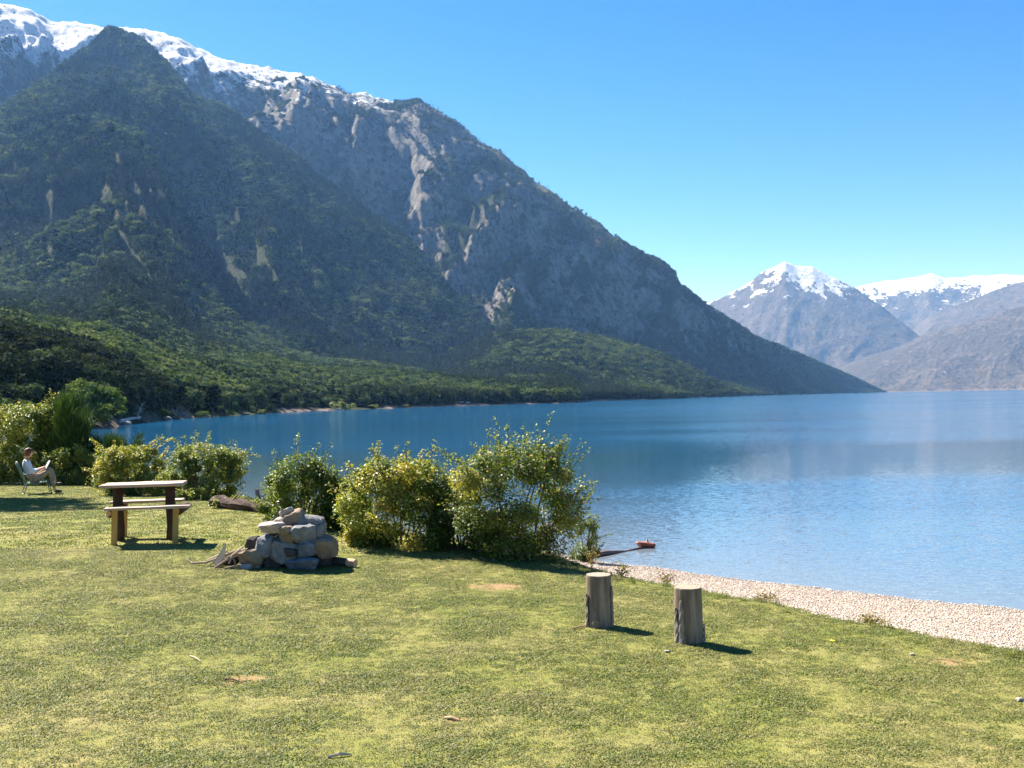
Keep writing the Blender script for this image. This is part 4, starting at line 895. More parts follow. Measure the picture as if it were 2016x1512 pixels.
# --- picnic table
tloc = at(286, 1063); tb = empty('picnic_table', tloc, R_(10), 'wooden picnic table with two plank benches on log posts', 'picnic table')
def part_box(name, size, loc, mat, parent, bev=0.008, rot=(0, 0, 0), jit=0.0, seed=0, cuts=0):
    o = obj(name, from_bm(name, bevel_box(*size, bev, 2, jit, seed, cuts)), mat, parent, loc); o.rotation_euler = rot; return o
part_box('tabletop', (1.09, .50, .046), (0, 0, .776), M_PLANK, tb, .012, jit=.003, seed=1, cuts=3)
for sx in (-.35, .35):
    v, f = tube([(0, 0, -.12), (.012, 0, .2), (-.01, .005, .5), (0, 0, .754)], [.074, .070, .067, .070], 14, .05, int(sx * 100) + 50)
    obj('table_post', new_mesh('table_post', v, f, None, True), M_LOGD, tb, (sx, 0.0, 0))
for sx in (-.38, .50):
    v, f = tube([(0, -.50, .015), (0, -.38, 0), (0, .38, 0), (0, .50, .015)], [.036, .056, .056, .036], 12, .04, 7)
    o = obj('crossbeam', new_mesh('crossbeam', v, f, None, True), M_LOGD, tb, (sx, 0, .418)); 
    o.data.materials.append(M_CUT)
    for p in list(o.data.polygons)[-2:]: p.material_index = 1; p.use_smooth = False
for y0, dx, L in ((-.50, 0.13, 1.11), (.47, -.04, 1.0)):
    b = part_box('bench_seat', (L, .22, .036), (dx, y0, .50), M_PLANK, tb, .01, jit=.003, seed=int(y0 * 10) + 9, cuts=3)
for (x0, y0) in ((-.31, -.49), (.48, -.49), (-.36, .46), (.30, .46)):
    part_box('bench_leg', (.075, .045, .53), (x0, y0, .212), M_PLANK_L, tb, .006, (0, R_(2), 0))
# --- posts
def log_post(label, loc, r, h, seed, tilt):
    root = empty('log_post', loc, 0.0, label, 'post', 'log posts on the lawn')
    rng_ = np.random.default_rng(seed); nz, na_ = 26, 40; V = []
    for i in range(nz):
        zz = -.06 + (h + .06) * i / (nz - 1)
        for k in range(na_):
            a_ = 2 * math.pi * k / na_
            g_ = 1 + 0.10 * float(fbm(np.array([math.cos(a_) * 2.2 + seed]), np.array([math.sin(a_) * 2.2 + zz * 1.2]), 4, seed)[0]) + 0.05 * (1 - min(1, max(zz, 0) / h))
            gr_ = 0.05 * max(0, float(ridged(np.array([a_ * 3.2]), np.array([zz * 1.3 + seed]), 2, seed)[0]) - 0.62)
            rr_ = r * (g_ - gr_); V.append((rr_ * math.cos(a_) + tilt * zz, rr_ * math.sin(a_), zz))
    Fc = [(i * na_ + k, i * na_ + (k + 1) % na_, (i + 1) * na_ + (k + 1) % na_, (i + 1) * na_ + k) for i in range(nz - 1) for k in range(na_)]
    obj('trunk', new_mesh('trunk', V, Fc, None, True), M_POST, root)
    ring = [Vector(V[(nz - 1) * na_ + k]) for k in range(na_)]; c = sum(ring, Vector()) / na_; VV = [c + (p - c) * s_ + Vector((0, 0, dz)) for s_, dz in ((1.0, 0), (.985, .008), (.5, .010)) for p in ring] + [c + Vector((0, 0, .010))]
    Fc = [(i * na_ + k, i * na_ + (k + 1) % na_, (i + 1) * na_ + (k + 1) % na_, (i + 1) * na_ + k) for i in range(2) for k in range(na_)] + [(2 * na_ + k, 2 * na_ + (k + 1) % na_, 3 * na_) for k in range(na_)]
    obj('cut_top', new_mesh('cut_top', VV, Fc), M_TOP, root)
    for q in range(3):                                        # strips of bark still clinging
        a0 = ([3.5, 5.9, 4.35] if seed == 3 else [3.55, 4.05, 6.0])[q]; hh = h * [.66, .8, .34][q]; nn_ = 9
        pv_, pf_ = [], []
        for i in range(nn_):
            zz = 0.0 + hh * i / (nn_ - 1); wv = .16 * (1 - .6 * (i / (nn_ - 1))**2) + .03 * math.sin(i * 2.1 + q)
            for k in range(4):
                a_ = a0 + wv * (k - 1.5); rr_ = r * (1.07 + 0.03 * (k in (1, 2)) + 0.02 * math.sin(i * 3.7 + k * 2) + 0.05 * (1 - min(1, zz / h))); pv_.append((rr_ * math.cos(a_) + tilt * zz, rr_ * math.sin(a_), zz))
        for i in range(nn_ - 1):
            for k in range(3): pf_.append((i * 4 + k, i * 4 + k + 1, (i + 1) * 4 + k + 1, (i + 1) * 4 + k))
        o = obj('bark_strip', new_mesh('bark_strip', pv_, pf_), M_BARKP, root); sm_ = o.modifiers.new('thickness', 'SOLIDIFY'); sm_.thickness = .008; sm_.offset = 0
def post_material():
    t = NT('weathered_log'); v = t.mapv(t.objc(), (1, 1, 0.10)); n1 = t.noise(v, 26, 6, 0.7)[0]; n2 = t.noise(t.mapv(t.objc(), (1, 1, .3)), 7, 4)[0]
    c = t.ramp(t.math('ADD', t.math('MULTIPLY', n1, .6), t.math('MULTIPLY', n2, .4)), [(0.3, (0.06, 0.044, 0.032)), (0.5, (0.20, 0.155, 0.115)), (0.68, (0.36, 0.295, 0.235))])
    return t.done(t.principled(c, .9, t.bump(n1, .7, .012), .15))
M_POST = post_material(); M_BARKP = wood_material('post_bark', (0.10, 0.08, 0.065), (0.34, 0.29, 0.25), 30, (1, 1, .4), .95, .9, .012)
def top_material():
    t = NT('sawn_top'); w = t.n('ShaderNodeTexWave', {'Vector': t.objc(), 'Scale': 9.0, 'Distortion': 2.5, 'Detail': 3.0}, wave_type='RINGS', rings_direction='Z').outputs[0]
    return t.done(t.principled(t.ramp(w, [(0.2, (0.22, 0.175, 0.13)), (0.8, (0.36, 0.30, 0.24))]), .85, None, .15))
M_TOP = top_material()
pL = at(1180, 1232); pR = at(1357, 1263)
log_post('left of two weathered log posts, nearer the bushes, long crack down its side', pL, .112, .452, 3, 0.004)
log_post('right of two weathered log posts, nearer the beach, with strips of loose bark', pR, .113, .448, 8, -0.006)

# --- stone fireplace
def stone_material(name, c1, c2, speck=0.5, sc=18):
    t = NT(name); n1 = t.noise(t.objc(), sc * .35, 5, .65)[0]; n2 = t.noise(t.objc(), sc * 5, 2, .7)[0]
    c = t.ramp(t.math('ADD', t.math('MULTIPLY', n1, 1 - speck * .6), t.math('MULTIPLY', n2, speck * .6)), [(0.35, c1), (0.65, c2)])
    return t.done(t.principled(c, .9, t.bump(t.math('ADD', n1, t.math('MULTIPLY', n2, .4)), .9, .035), .2))
MS = {'pale': stone_material('pale_stone', (0.245, 0.216, 0.187), (0.418, 0.389, 0.353)), 'tan': stone_material('tan_stone', (0.173, 0.122, 0.079), (0.331, 0.252, 0.180)), 'grey': stone_material('grey_stone', (0.137, 0.137, 0.137), (0.288, 0.288, 0.274)),
      'granite': stone_material('granite_stone', (0.094, 0.101, 0.115), (0.331, 0.338, 0.353), 1.0, 26), 'blue': stone_material('bluish_stone', (0.094, 0.108, 0.130), (0.216, 0.238, 0.266)), 'dark': stone_material('sooty_stone', (0.032, 0.029, 0.027), (0.101, 0.090, 0.079)),
      'pink': stone_material('pinkish_stone', (0.331, 0.245, 0.202), (0.504, 0.432, 0.382))}
def stone_mesh(name, sx, sy, sz, seed, sub=3):
    rnd = random.Random(seed); pl = []
    for ax in range(3):
        for sg in (-1, 1):
            n_ = Vector((0, 0, 0)); n_[ax] = sg; n_ += Vector((rnd.uniform(-.28, .28), rnd.uniform(-.28, .28), rnd.uniform(-.28, .28))); pl.append((n_.normalized(), rnd.uniform(.82, 1.0)))
    for q in range(9):
        n_ = Vector((rnd.gauss(0, 1), rnd.gauss(0, 1), rnd.gauss(0, 1))).normalized(); pl.append((n_, rnd.uniform(.98, 1.25)))
    bm = bmesh.new(); bmesh.ops.create_icosphere(bm, subdivisions=sub, radius=1.0)
    for v in bm.verts:
        d = v.co.normalized(); s_ = 0.0
        for n_, k in pl:
            dt = max(d.dot(n_), 1e-3) / k; s_ += dt**34
        r_ = 1 / s_**(1 / 34); r_ *= 1 + 0.045 * mnoise.noise(d * 2.4 + Vector((seed, 0, 0))) + 0.02 * mnoise.noise(d * 7 + Vector((0, seed, 0)))
        v.co = Vector((d.x * sx, d.y * sy, d.z * sz)) * r_ * .5 * 1.02
    return from_bm(name, bm, False)
PY = at(570, 1112).y; fire = empty('stone_fireplace', at(570, 1112), 0, 'rough heap of stacked stones forming an outdoor fireplace', 'fireplace')
froot = fire.location.copy()
def put_stone(u, v, w, h, dep, yoff, mat, seed, rot=0.0, label=None, sz=1.0):
    """u, v, w, h in the enlarged detail (5.04 per photograph pixel)"""
    P = at_y(360 + u / 5.04, 960 + v / 5.04, PY + yoff); k = (PY + yoff) / F / 5.04
    o = obj('stone', stone_mesh('stone', w * k * 1.08, dep * 1.1, h * k * 1.10, seed), MS[mat], fire, P - froot); o.rotation_euler = (0, rot, random.Random(seed).uniform(-.25, .25))
    if label: o['label'] = label
for a_ in [(1190, 750, 270, 130, .34, -.20, 'blue', 301, .05), (910, 740, 200, 130, .3, -.12, 'dark', 302), (1390, 720, 150, 110, .3, -.05, 'dark', 303), (700, 690, 230, 160, .30, -.22, 'tan', 304, -.1), (640, 785, 130, 70, .18, -.30, 'pale', 305),
           (1010, 620, 280, 210, .34, -.14, 'grey', 306, .04), (1245, 610, 190, 150, .30, -.18, 'blue', 307), (1420, 590, 165, 210, .34, -.10, 'tan', 308, .03), (820, 575, 150, 180, .24, -.20, 'granite', 309, .25), (1075, 640, 120, 80, .2, -.25, 'dark', 310),
           (1050, 480, 190, 150, .30, -.10, 'tan', 311), (1215, 455, 235, 175, .30, -.16, 'grey', 312, .06), (1350, 450, 110, 170, .28, -.04, 'grey', 313), (905, 395, 240, 90, .30, -.14, 'pink', 314, -.02), (1040, 420, 130, 90, .22, -.20, 'tan', 315),
           (980, 335, 110, 80, .18, -.02, 'pale', 316), (1265, 330, 255, 105, .28, .0, 'grey', 317, .22), (1035, 265, 135, 100, .20, .06, 'pale', 318, -.25), (1130, 298, 180, 130, .22, -.02, 'tan', 319, -.35), (1330, 345, 110, 90, .2, .03, 'grey', 320, .4),
           (760, 640, 260, 250, .34, .14, 'dark', 321), (1100, 560, 420, 300, .3, .18, 'dark', 322), (1340, 620, 260, 260, .3, .2, 'dark', 323), (1180, 420, 320, 200, .26, .2, 'grey', 324), (950, 520, 240, 200, .26, .12, 'dark', 325), (1240, 545, 120, 60, .2, -.2, 'grey', 326), (720, 790, 110, 60, .2, -.25, 'grey', 327)]:
    put_stone(*a_)
# --- firewood
def dpt(u, v, y): return at_y(360 + u / 5.04, 960 + v / 5.04 - 7.0, y)
M_STICK = wood_material('dry_sticks', (0.16, 0.10, 0.075), (0.42, 0.31, 0.24), 16, (1, 1, .3), .85, .5, .006)
M_STICKP = wood_material('pale_sticks', (0.42, 0.32, 0.22), (0.68, 0.56, 0.42), 12, (1, 1, .2), .8, .3, .006)
GFW = 'firewood leaning on the stone fireplace'
def stick(name, label, pts, radii, mat, cat='firewood', group=GFW, n=7, flat=None):
    pts = [Vector(p) for p in pts]; base = pts[0].copy(); 
    v, f = tube([p - base for p in pts], [r * (1.05 if group == GFW else 1.0) for r in radii], n, .12, len(label))
    if flat: v = [Vector((p.x, p.y * flat, p.z)) for p in v]
    o = obj(name, new_mesh(name, v, f), mat, None, base); tag(o, label, cat, group); return o
y0 = 12.2 if abs(PY - 12.4) < .6 else PY - .2
y0 = PY - .28
stick('firewood_stick', 'long thick stick crossing in front of the firewood, its lower end furthest from the stones', [dpt(180, 905, y0 - .12), dpt(330, 825, y0 - .1), dpt(470, 730, y0 - .06)], [.012, .016, .013], M_STICK)
stick('firewood_stick', 'long bent dark stick reaching furthest left of the fireplace', [dpt(85, 785, y0 + .1), dpt(230, 778, y0 + .06), dpt(330, 742, y0 + .03), dpt(560, 650, y0)], [.010, .013, .014, .012], M_STICK)
stick('firewood_board', 'flat pale split board standing upright among the sticks', [dpt(335, 800, y0), dpt(400, 690, y0 + .02), dpt(428, 590, y0 + .03)], [.05, .034, .010], M_STICKP, flat=.4)
stick('firewood_stick', 'pale straight stick pointing up at the granite stone', [dpt(455, 790, y0 - .06), dpt(490, 705, y0 - .04), dpt(600, 620, y0)], [.010, .012, .010], M_STICKP)
stick('firewood_stick', 'short curved stick at the front of the firewood', [dpt(512, 830, y0 - .1), dpt(518, 775, y0 - .08), dpt(485, 715, y0 - .04)], [.008, .010, .008], M_STICK)
stick('firewood_log', 'dark thick log end under the sticks', [dpt(340, 830, y0 + .12), dpt(480, 760, y0 + .14), dpt(620, 690, y0 + .16)], [.055, .065, .05], M_LOGD, n=10)
stick('firewood_stick', 'thin twig lying on the grass left of the other sticks', [dpt(15, 742, y0 + .25), dpt(70, 765, y0 + .22), dpt(120, 795, y0 + .15)], [.004, .005, .004], M_STICKP)
stick('firewood_stick', 'short stub of wood poking up at the lower left of the sticks', [dpt(178, 905, y0 - .15), dpt(174, 870, y0 - .15), dpt(165, 838, y0 - .15)], [.010, .009, .007], M_STICK)
stick('firewood_stick', 'reddish stick wedged low between the pale board and the stones', [dpt(300, 850, y0 - .02), dpt(430, 760, y0), dpt(600, 700, y0 + .04)], [.012, .02, .018], M_LOGD)
stick('firewood_stick', 'crooked thin stick crossing behind the pale board', [dpt(330, 625, y0 + .08), dpt(375, 660, y0 + .08), dpt(520, 690, y0 + .05)], [.006, .008, .008], M_STICK)
for k, (lb, uv) in enumerate((('upper thin stick of the firewood, lying against the tan stone', [(380, 735, .05), (520, 672, .1), (640, 640, .12)]), ('lowest stick of the firewood, flat on the grass', [(300, 880, -.15), (420, 835, -.16), (560, 800, -.14)]),
                    ('forked grey stick sticking out to the left above the long bent one', [(240, 755, .1), (350, 705, .08), (440, 700, .05)]), ('short pale stick lying across the long bent stick', [(270, 800, 0), (360, 745, .02), (450, 650, .04)]))):
    stick('firewood_stick', lb, [dpt(u, v, y0 + dy) for u, v, dy in uv], [.008, .010, .007], M_STICK if k % 2 else M_STICKP)
# --- charred log with a sawn end, right of the stones
a0, a1 = dpt(1405, 735, PY + .10), dpt(1712, 752, PY - .08); a0.z = gz(a0.x, a0.y) + .055; a1.z = gz(a1.x, a1.y) + .05
lg = empty('charred_log', (a0 + a1) / 2, 0, 'charred log with a fresh orange sawn end, right of the fireplace', 'log'); c_ = (a0 + a1) / 2; dr = (a1 - a0).normalized()
v, f = tube([a0 - c_, (a1 - c_) - dr * .11], [.055, .052], 14, .03, 3); obj('burnt_trunk', new_mesh('burnt_trunk', v, f, None, False), MS['dark'], lg)
v, f = tube([(a1 - c_) - dr * .112, (a1 - c_)], [.0525, .051], 14); obj('sawn_end', new_mesh('sawn_end', v, f), M_CUT, lg)
# --- driftwood log by the bank, with its stub and stones
d0 = at(420, 1000); d1 = at(540, 1012); ax = (d1 - d0); d1 = d1 + ax * .4; mid = (d0 + d1) / 2
dl = empty('driftwood_log', mid, 0, 'thick dark brown driftwood log lying along the bank behind the fireplace', 'log')
lp = []
for q in range(13):
    f_ = q / 12; lp.append(d0.lerp(d1, f_) - mid + Vector((0, 0.03 * math.sin(q * 2.3), .125 - .06 * f_ + 0.012 * math.sin(q * 1.7))))
v, f = tube(lp, [.11 if q == 0 else (.135 - .045 * q / 12) * (1 + .10 * math.sin(q * 1.9)) for q in range(13)], 14, .15, 12); obj('trunk', new_mesh('trunk', v, f, None, False), wood_material('driftwood', (.016, .010, .008), (.085, .05, .038), 12, (.25, 1, 1), .9, .9, .02), dl)
v, f = tube([d0 * .75 + d1 * .25 - mid + Vector((.0, 0, .2)), d0 * .7 + d1 * .3 - mid + Vector((.02, 0, .34))], [.03, .012], 6); obj('branch_stub', new_mesh('branch_stub', v, f), M_STICK, dl)
M_BLEACH = wood_material('bleached_wood', (.28, .25, .25), (.55, .51, .50), 14, (1, 1, .2), .85, .4, .006)
M_GREYW = wood_material('grey_stump_wood', (.07, .062, .07), (.22, .20, .22), 14, (1, 1, .2), .9, .8, .012)
q = at(509, 996); yq = q.y + .4
stick('old_stump', 'grey weathered stump rising behind the driftwood log', [at_y(509, 1000, yq), at_y(508, 980, yq), at_y(506, 963, yq)], [.10, .065, .04], M_GREYW, 'stump', None, 9)
stick('bleached_branch', 'small white bleached branch beside the grey stump', [at_y(498, 996, yq - .1), at_y(492, 988, yq - .1), at_y(488, 979, yq - .1)], [.022, .02, .01], M_BLEACH, 'branch', None, 7)
o = obj('bank_stone', stone_mesh('bank_stone', .26, .2, .22, 351), MS['pale'], None, at_y(522, 988, yq - .05)); tag(o, 'pale stone on the driftwood log right of the grey stump', 'stone')
# --- branch in the shallow water
def on_lake(px, py): d = ray(px, py); k = (WZ - CAMZ) / d.z; return Vector((d.x * k, d.y * k, WZ))
e0, e1 = on_lake(1158, 1099), on_lake(1274, 1078); br = empty('sunken_branch', e0, 0, 'long thin branch with a reddish knobbly end lying in the shallow water', 'branch'); dv = e1 - e0
v, f = tube([Vector((0, 0, .03)), dv * .3 + Vector((0, 0, .035)), dv * .62 + Vector((0, 0, .0)), dv * .96 + Vector((0, 0, .02))], [.075, .06, .026, .03], 9, .1, 4); M_WETW = flat_material('wet_wood', (.16, .075, .055), .4, .5)
obj('branch', new_mesh('branch', v, f, None, True), M_WETW, br)
k_ = obj('knob', stone_mesh('knob', .34, .2, .13, 352), flat_material('reddish_wood', (.30, .10, .06), .6), br, dv + Vector((0, 0, .05)))
v, f = tube([dv + Vector((.02, 0, .08)), dv + Vector((.0, 0, .2))], [.035, .015], 6); obj('stub', new_mesh('stub', v, f), M_STICKP, br)
# --- litter on the lawn
def lawn_twig(name, label, p0, p1, r, mat, cat='twig', lift=.008, mid=None):
    A, B = at(*p0), at(*p1); A.z += lift; B.z += lift; M = (A + B) / 2 + Vector((0, 0, .01)); stick(name, label, [A, M, B], [r, r * 1.1, r * .6], mat, cat, None, 6)
lawn_twig('wood_chip', 'flat pale wood chip on the lawn at the bottom of the picture', (644, 1493), (691, 1488), .009, M_STICKP, 'wood chip')
lawn_twig('bark_chip', 'reddish bark chip on the lawn low in the middle', (876, 1415), (904, 1420), .010, M_CUT, 'bark chip')
lawn_twig('twig', 'pale thin twig on the lawn below the firewood', (374, 1293), (395, 1304), .005, M_STICKP)
lawn_twig('twig', 'brown twig on the grass left of the left post', (1128, 1240), (1154, 1234), .008, M_CUT)
lawn_twig('bark_chip', 'dark bark chip on the bare dirt spot at lower left', (440, 1338), (478, 1346), .006, M_LOGD, 'bark chip')
for (px, py, s_, lb) in ((1313, 1284, .032, 'small white stone on the grass by the right post'), (2008, 1380, .04, 'small grey stone at the right edge of the lawn'), (1795, 1290, .03, 'small white pebble on the grass near the rusty dirt patch')):
    o = obj('lawn_stone', stone_mesh('lawn_stone', s_ * 1.3, s_, s_ * .7, int(px), 2), MS['pale'], None, at(px, py) + Vector((0, 0, s_ * .25))); tag(o, lb, 'stone', 'small stones on the lawn')
fl = at(1638, 1274); fr = empty('yellow_flower', fl, 0, 'single yellow flower in the lawn right of the right post', 'flower'); v, f = tube([(0, 0, -.01), (0, 0, .05)], [.002, .002], 5); obj('stalk', new_mesh('stalk', v, f), M_LEAF_LIME, fr)
V = [(0, 0, .052)]; Fc = []
for k in range(9):
    a_ = k * 6.283 / 9; V += [(.02 * math.cos(a_ - .3), .02 * math.sin(a_ - .3), .054), (.026 * math.cos(a_), .026 * math.sin(a_), .06), (.02 * math.cos(a_ + .3), .02 * math.sin(a_ + .3), .054)]; Fc.append((0, 1 + 3 * k, 2 + 3 * k, 3 + 3 * k))
obj('petals', new_mesh('petals', V, Fc), flat_material('yellow_petals', (.75, .6, .03)), fr)
# --- dead snag, fallen trunk and pale logs on the far shore
def far_pt(px, r, dz=0.0):
    a_ = az_el(px, horizon(px))[0]; x_, y_ = r * math.sin(a_), r * math.cos(a_); return Vector((x_, y_, max(terr_z(x_, y_), WZ) + dz))
sg = far_pt(272, 212); sn_ = empty('dead_tree', sg, 0, 'bleached dead tree leaning over the far shore by the willow bush', 'tree'); S_ = 212 / F; sn_.scale = (.72, .72, .72)
v, f = tube([(0, 0, -.5), (-.1, 0, 1.2), (.5, 0, 2.6), (1.1, .3, 4.2)], [.28, .22, .16, .05], 8, .08, 2); obj('trunk', new_mesh('trunk', v, f), M_BLEACH, sn_)
for q, (z0, e) in enumerate([((-.05, 0, 1.3), (-1.6, .2, 1.5)), ((.3, 0, 2.1), (1.9, 0, 2.7)), ((.5, 0, 2.6), (-.5, .1, 3.6)), ((.9, .2, 3.6), (1.9, .4, 4.4)), ((.2, 0, 1.8), (1.5, .3, 1.7))]):
    v, f = tube([z0, (Vector(z0) + Vector(e)) / 2 + Vector((0, 0, .2)), e], [.10, .07, .02], 6, .1, q); obj('limb', new_mesh('limb', v, f), M_BLEACH, sn_)
A, B = far_pt(236, 190, .25), far_pt(276, 208, 1.1); stick('fallen_trunk', 'pale fallen trunk sloping to the water below the dead tree', [A, (A + B) / 2 + Vector((0, 0, .15)), B], [.28, .24, .16], M_BLEACH, 'log', None, 9)
for (x0, x1, r, lb) in ((897, 912, 556, 'white log lying on the far shore, left of the pair'), (918, 925, 560, 'short white log on the far shore, right of the pair'), (660, 676, 426, 'pale driftwood at the water under the lime bushes')):
    A, B = far_pt(x0, r, .5), far_pt(x1, r + 4, .5); stick('shore_log', lb, [A, (A + B) / 2, B], [.35, .4, .25], flat_material('white_wood', (.7, .66, .6)), 'log', 'pale logs on the far shore', 7)
for i, (px, r, s_, lb) in enumerate(((708, 470, 2.6, 'pale grey boulder in the lime meadow on the far shore'), (250, 192, 1.0, 'grey boulder at the foot of the fallen trunk'), (330, 243, 1.1, 'pale boulder below the sandy patch of the far shore'), (160, 163, 1.5, 'pinkish rock at the water under the large willow bush'))):
    P = far_pt(px, r, .2); o = obj('shore_rock', stone_mesh('shore_rock', s_ * 1.8, s_ * 1.3, s_, 360 + i), MS['pale' if i != 3 else 'pink'], None, P); tag(o, lb, 'rock')

# ================================================================== THE SEATED PERSON
def skinned(name, chains, mat, parent, root=0, sub=2):
    """chains: {'v': [(co, r)...], 'e': [(i,j)...]}"""
    me_ = bpy.data.meshes.new(name + '_base'); me_.from_pydata([c for c, r in chains['v']], chains['e'], []); o = bpy.data.objects.new(name + '_base', me_); COL.objects.link(o)
    md = o.modifiers.new('skin', 'SKIN'); md.use_smooth_shade = True
    for i, (c, r) in enumerate(chains['v']):
        sv = me_.skin_vertices[0].data[i]; sv.radius = (r, r) if not isinstance(r, tuple) else r; sv.use_root = (i == root)
    sb = o.modifiers.new('sub', 'SUBSURF'); sb.levels = sub; sb.render_levels = sub
    dg = bpy.context.evaluated_depsgraph_get(); ev = o.evaluated_get(dg); out = bpy.data.meshes.new_from_object(ev); out.name = name
    bpy.data.objects.remove(o); out.materials.clear(); return obj(name, out, mat, parent)
M_SKIN = flat_material('skin', (.60, .34, .24), .55, .3, .1); M_SHIRT = flat_material('pale_blue_shirt', (.62, .68, .82), .8, .15, .12); M_NAVY = flat_material('navy_vest', (.05, .08, .2), .85, .1)
M_TROU = flat_material('khaki_trousers', (.36, .27, .18), .85, .1, .2); M_SHOE = flat_material('dark_shoes', (.025, .025, .03), .5, .3); M_HAIR = flat_material('reddish_hair', (.14, .05, .025), .6, .3, .5, 60); M_SOCK = flat_material('white_sock', (.7, .7, .68), .9)
pz = at(64, 972); person = empty('person', pz, R_(30), 'person with reddish hair and pale blue shirt reading in the green chair, legs crossed', 'person')
hipz = .40
bv = [((0, 0, hipz), .115), ((-.07, 0, .56), .105), ((-.13, 0, .74), .115), ((-.15, 0, .87), .10), ((-.14, 0, .94), .05), ((-.10, 0, 1.01), .052), ((-.07, 0, 1.07), .082), ((-.06, 0, 1.13), .088), ((-.065, 0, 1.185), .06)]
be = [(i, i + 1) for i in range(8)]
def addc(pts, start):
    idx = [start]
    for c, r in pts: bv.append((c, r)); idx.append(len(bv) - 1)
    for a_, b_ in zip(idx[:-1], idx[1:]): be.append((a_, b_))
    return idx[-1]
hands = []
for s_ in (1, -1):
    e = addc([((-.15, .13 * s_, .875), .062), ((-.14, .185 * s_, .85), .055), ((-.06, .22 * s_, .72), .044), ((.02, .235 * s_, .62), .040), ((.13, .18 * s_, .645), .034), ((.22, .115 * s_, .68), .026), ((.275, .095 * s_, .70), .028)], 3); hands.append(e)
    for k in range(4):
        fy = (.095 - .012 + .010 * (k - 1)) * s_; L = [.062, .07, .066, .052][k]
        addc([((.305, fy + .002 * s_, .716 - .014 * k), .0095), ((.305 + L * .55, fy - .008 * s_, .722 - .015 * k), .0085), ((.305 + L * .85, fy - .022 * s_, .715 - .015 * k), .0075)], e)
    addc([((.285, (.095 - .03) * s_, .722), .011), ((.30, (.095 - .055) * s_, .735), .0095)], e)
# right leg carries, left leg is crossed over it
addc([((.06, -.10, hipz), .095), ((.25, -.10, .50), .080), ((.42, -.09, .605), .062), ((.47, -.09, .42), .056), ((.52, -.09, .24), .045), ((.54, -.09, .085), .038), ((.60, -.09, .035), .036), ((.70, -.09, .022), .028)], 0)
addc([((.06, .10, hipz), .095), ((.24, .07, .54), .080), ((.41, -.02, .685), .062), ((.50, -.06, .53), .056), ((.53, -.12, .40), .045), ((.545, -.15, .27), .038), ((.60, -.16, .235), .034), ((.70, -.175, .25), .026)], 0)
body = skinned('body', {'v': bv, 'e': be}, M_SKIN, person)
def garment(name, idxs_pts, edges, mat, sub=2): return skinned(name, {'v': idxs_pts, 'e': edges}, mat, person, 0, sub)
g = 1.0
sv = [((-.02, 0, .46), .135), ((-.07, 0, .56), .128), ((-.13, 0, .74), .135), ((-.15, 0, .87), .112), ((-.145, 0, .925), .066)]; se = [(0, 1), (1, 2), (2, 3), (3, 4)]
for s_ in (1, -1):
    b = len(sv); sv += [((-.15, .135 * s_, .878), .076), ((-.14, .192 * s_, .85), .068), ((-.06, .224 * s_, .72), .056), ((.02, .238 * s_, .62), .051), ((.12, .19 * s_, .642), .044)]; se += [(3, b), (b, b + 1), (b + 1, b + 2), (b + 2, b + 3), (b + 3, b + 4)]
garment('shirt', sv, se, M_SHIRT)
tv = [((0, 0, hipz), .13)]; te = []
for pts in ([((.06, -.10, hipz), .108), ((.25, -.10, .50), .093), ((.42, -.09, .607), .074), ((.475, -.09, .42), .068), ((.525, -.09, .24), .060), ((.54, -.09, .13), .055)], [((.06, .10, hipz), .108), ((.24, .07, .54), .093), ((.41, -.02, .687), .074), ((.50, -.06, .53), .068), ((.532, -.12, .40), .060), ((.545, -.145, .31), .054)]):
    b = len(tv); tv += pts; te += [(0, b)] + [(b + i, b + i + 1) for i in range(len(pts) - 1)]
garment('trousers', tv, te, M_TROU)
for pts in ([((.535, -.09, .05), .045), ((.60, -.09, .04), .05), ((.68, -.09, .032), .043), ((.74, -.09, .026), .030)], [((.55, -.15, .245), .044), ((.61, -.16, .235), .048), ((.68, -.172, .25), .042), ((.74, -.18, .262), .030)]):
    garment('shoe', pts, [(0, 1), (1, 2), (2, 3)], M_SHOE)
for c in ((.54, -.09, .10), (.546, -.148, .285)):
    garment('sock', [(tuple(Vector(c) + Vector((0, 0, -.03))), .046), (tuple(Vector(c) + Vector((0, 0, .03))), .045)], [(0, 1)], M_SOCK, 1)
# hair: a cap of uneven locks over the back and top of the head
bm = bmesh.new(); bmesh.ops.create_icosphere(bm, subdivisions=4, radius=1.0)
for v in bm.verts:
    d = v.co.normalized(); n_ = mnoise.noise(d * 4) * .09 + mnoise.noise(d * 11) * .06
    v.co = Vector((d.x * .118, d.y * .112, d.z * .125)) * (1.0 + n_)
bmesh.ops.delete(bm, geom=[v for v in bm.verts if v.co.x > .055 and v.co.z < .045], context='VERTS')
h_ = obj('hair', from_bm('hair', bm, True), M_HAIR, person, (-.085, 0, 1.135)); h_.rotation_euler = (0, R_(14), 0)
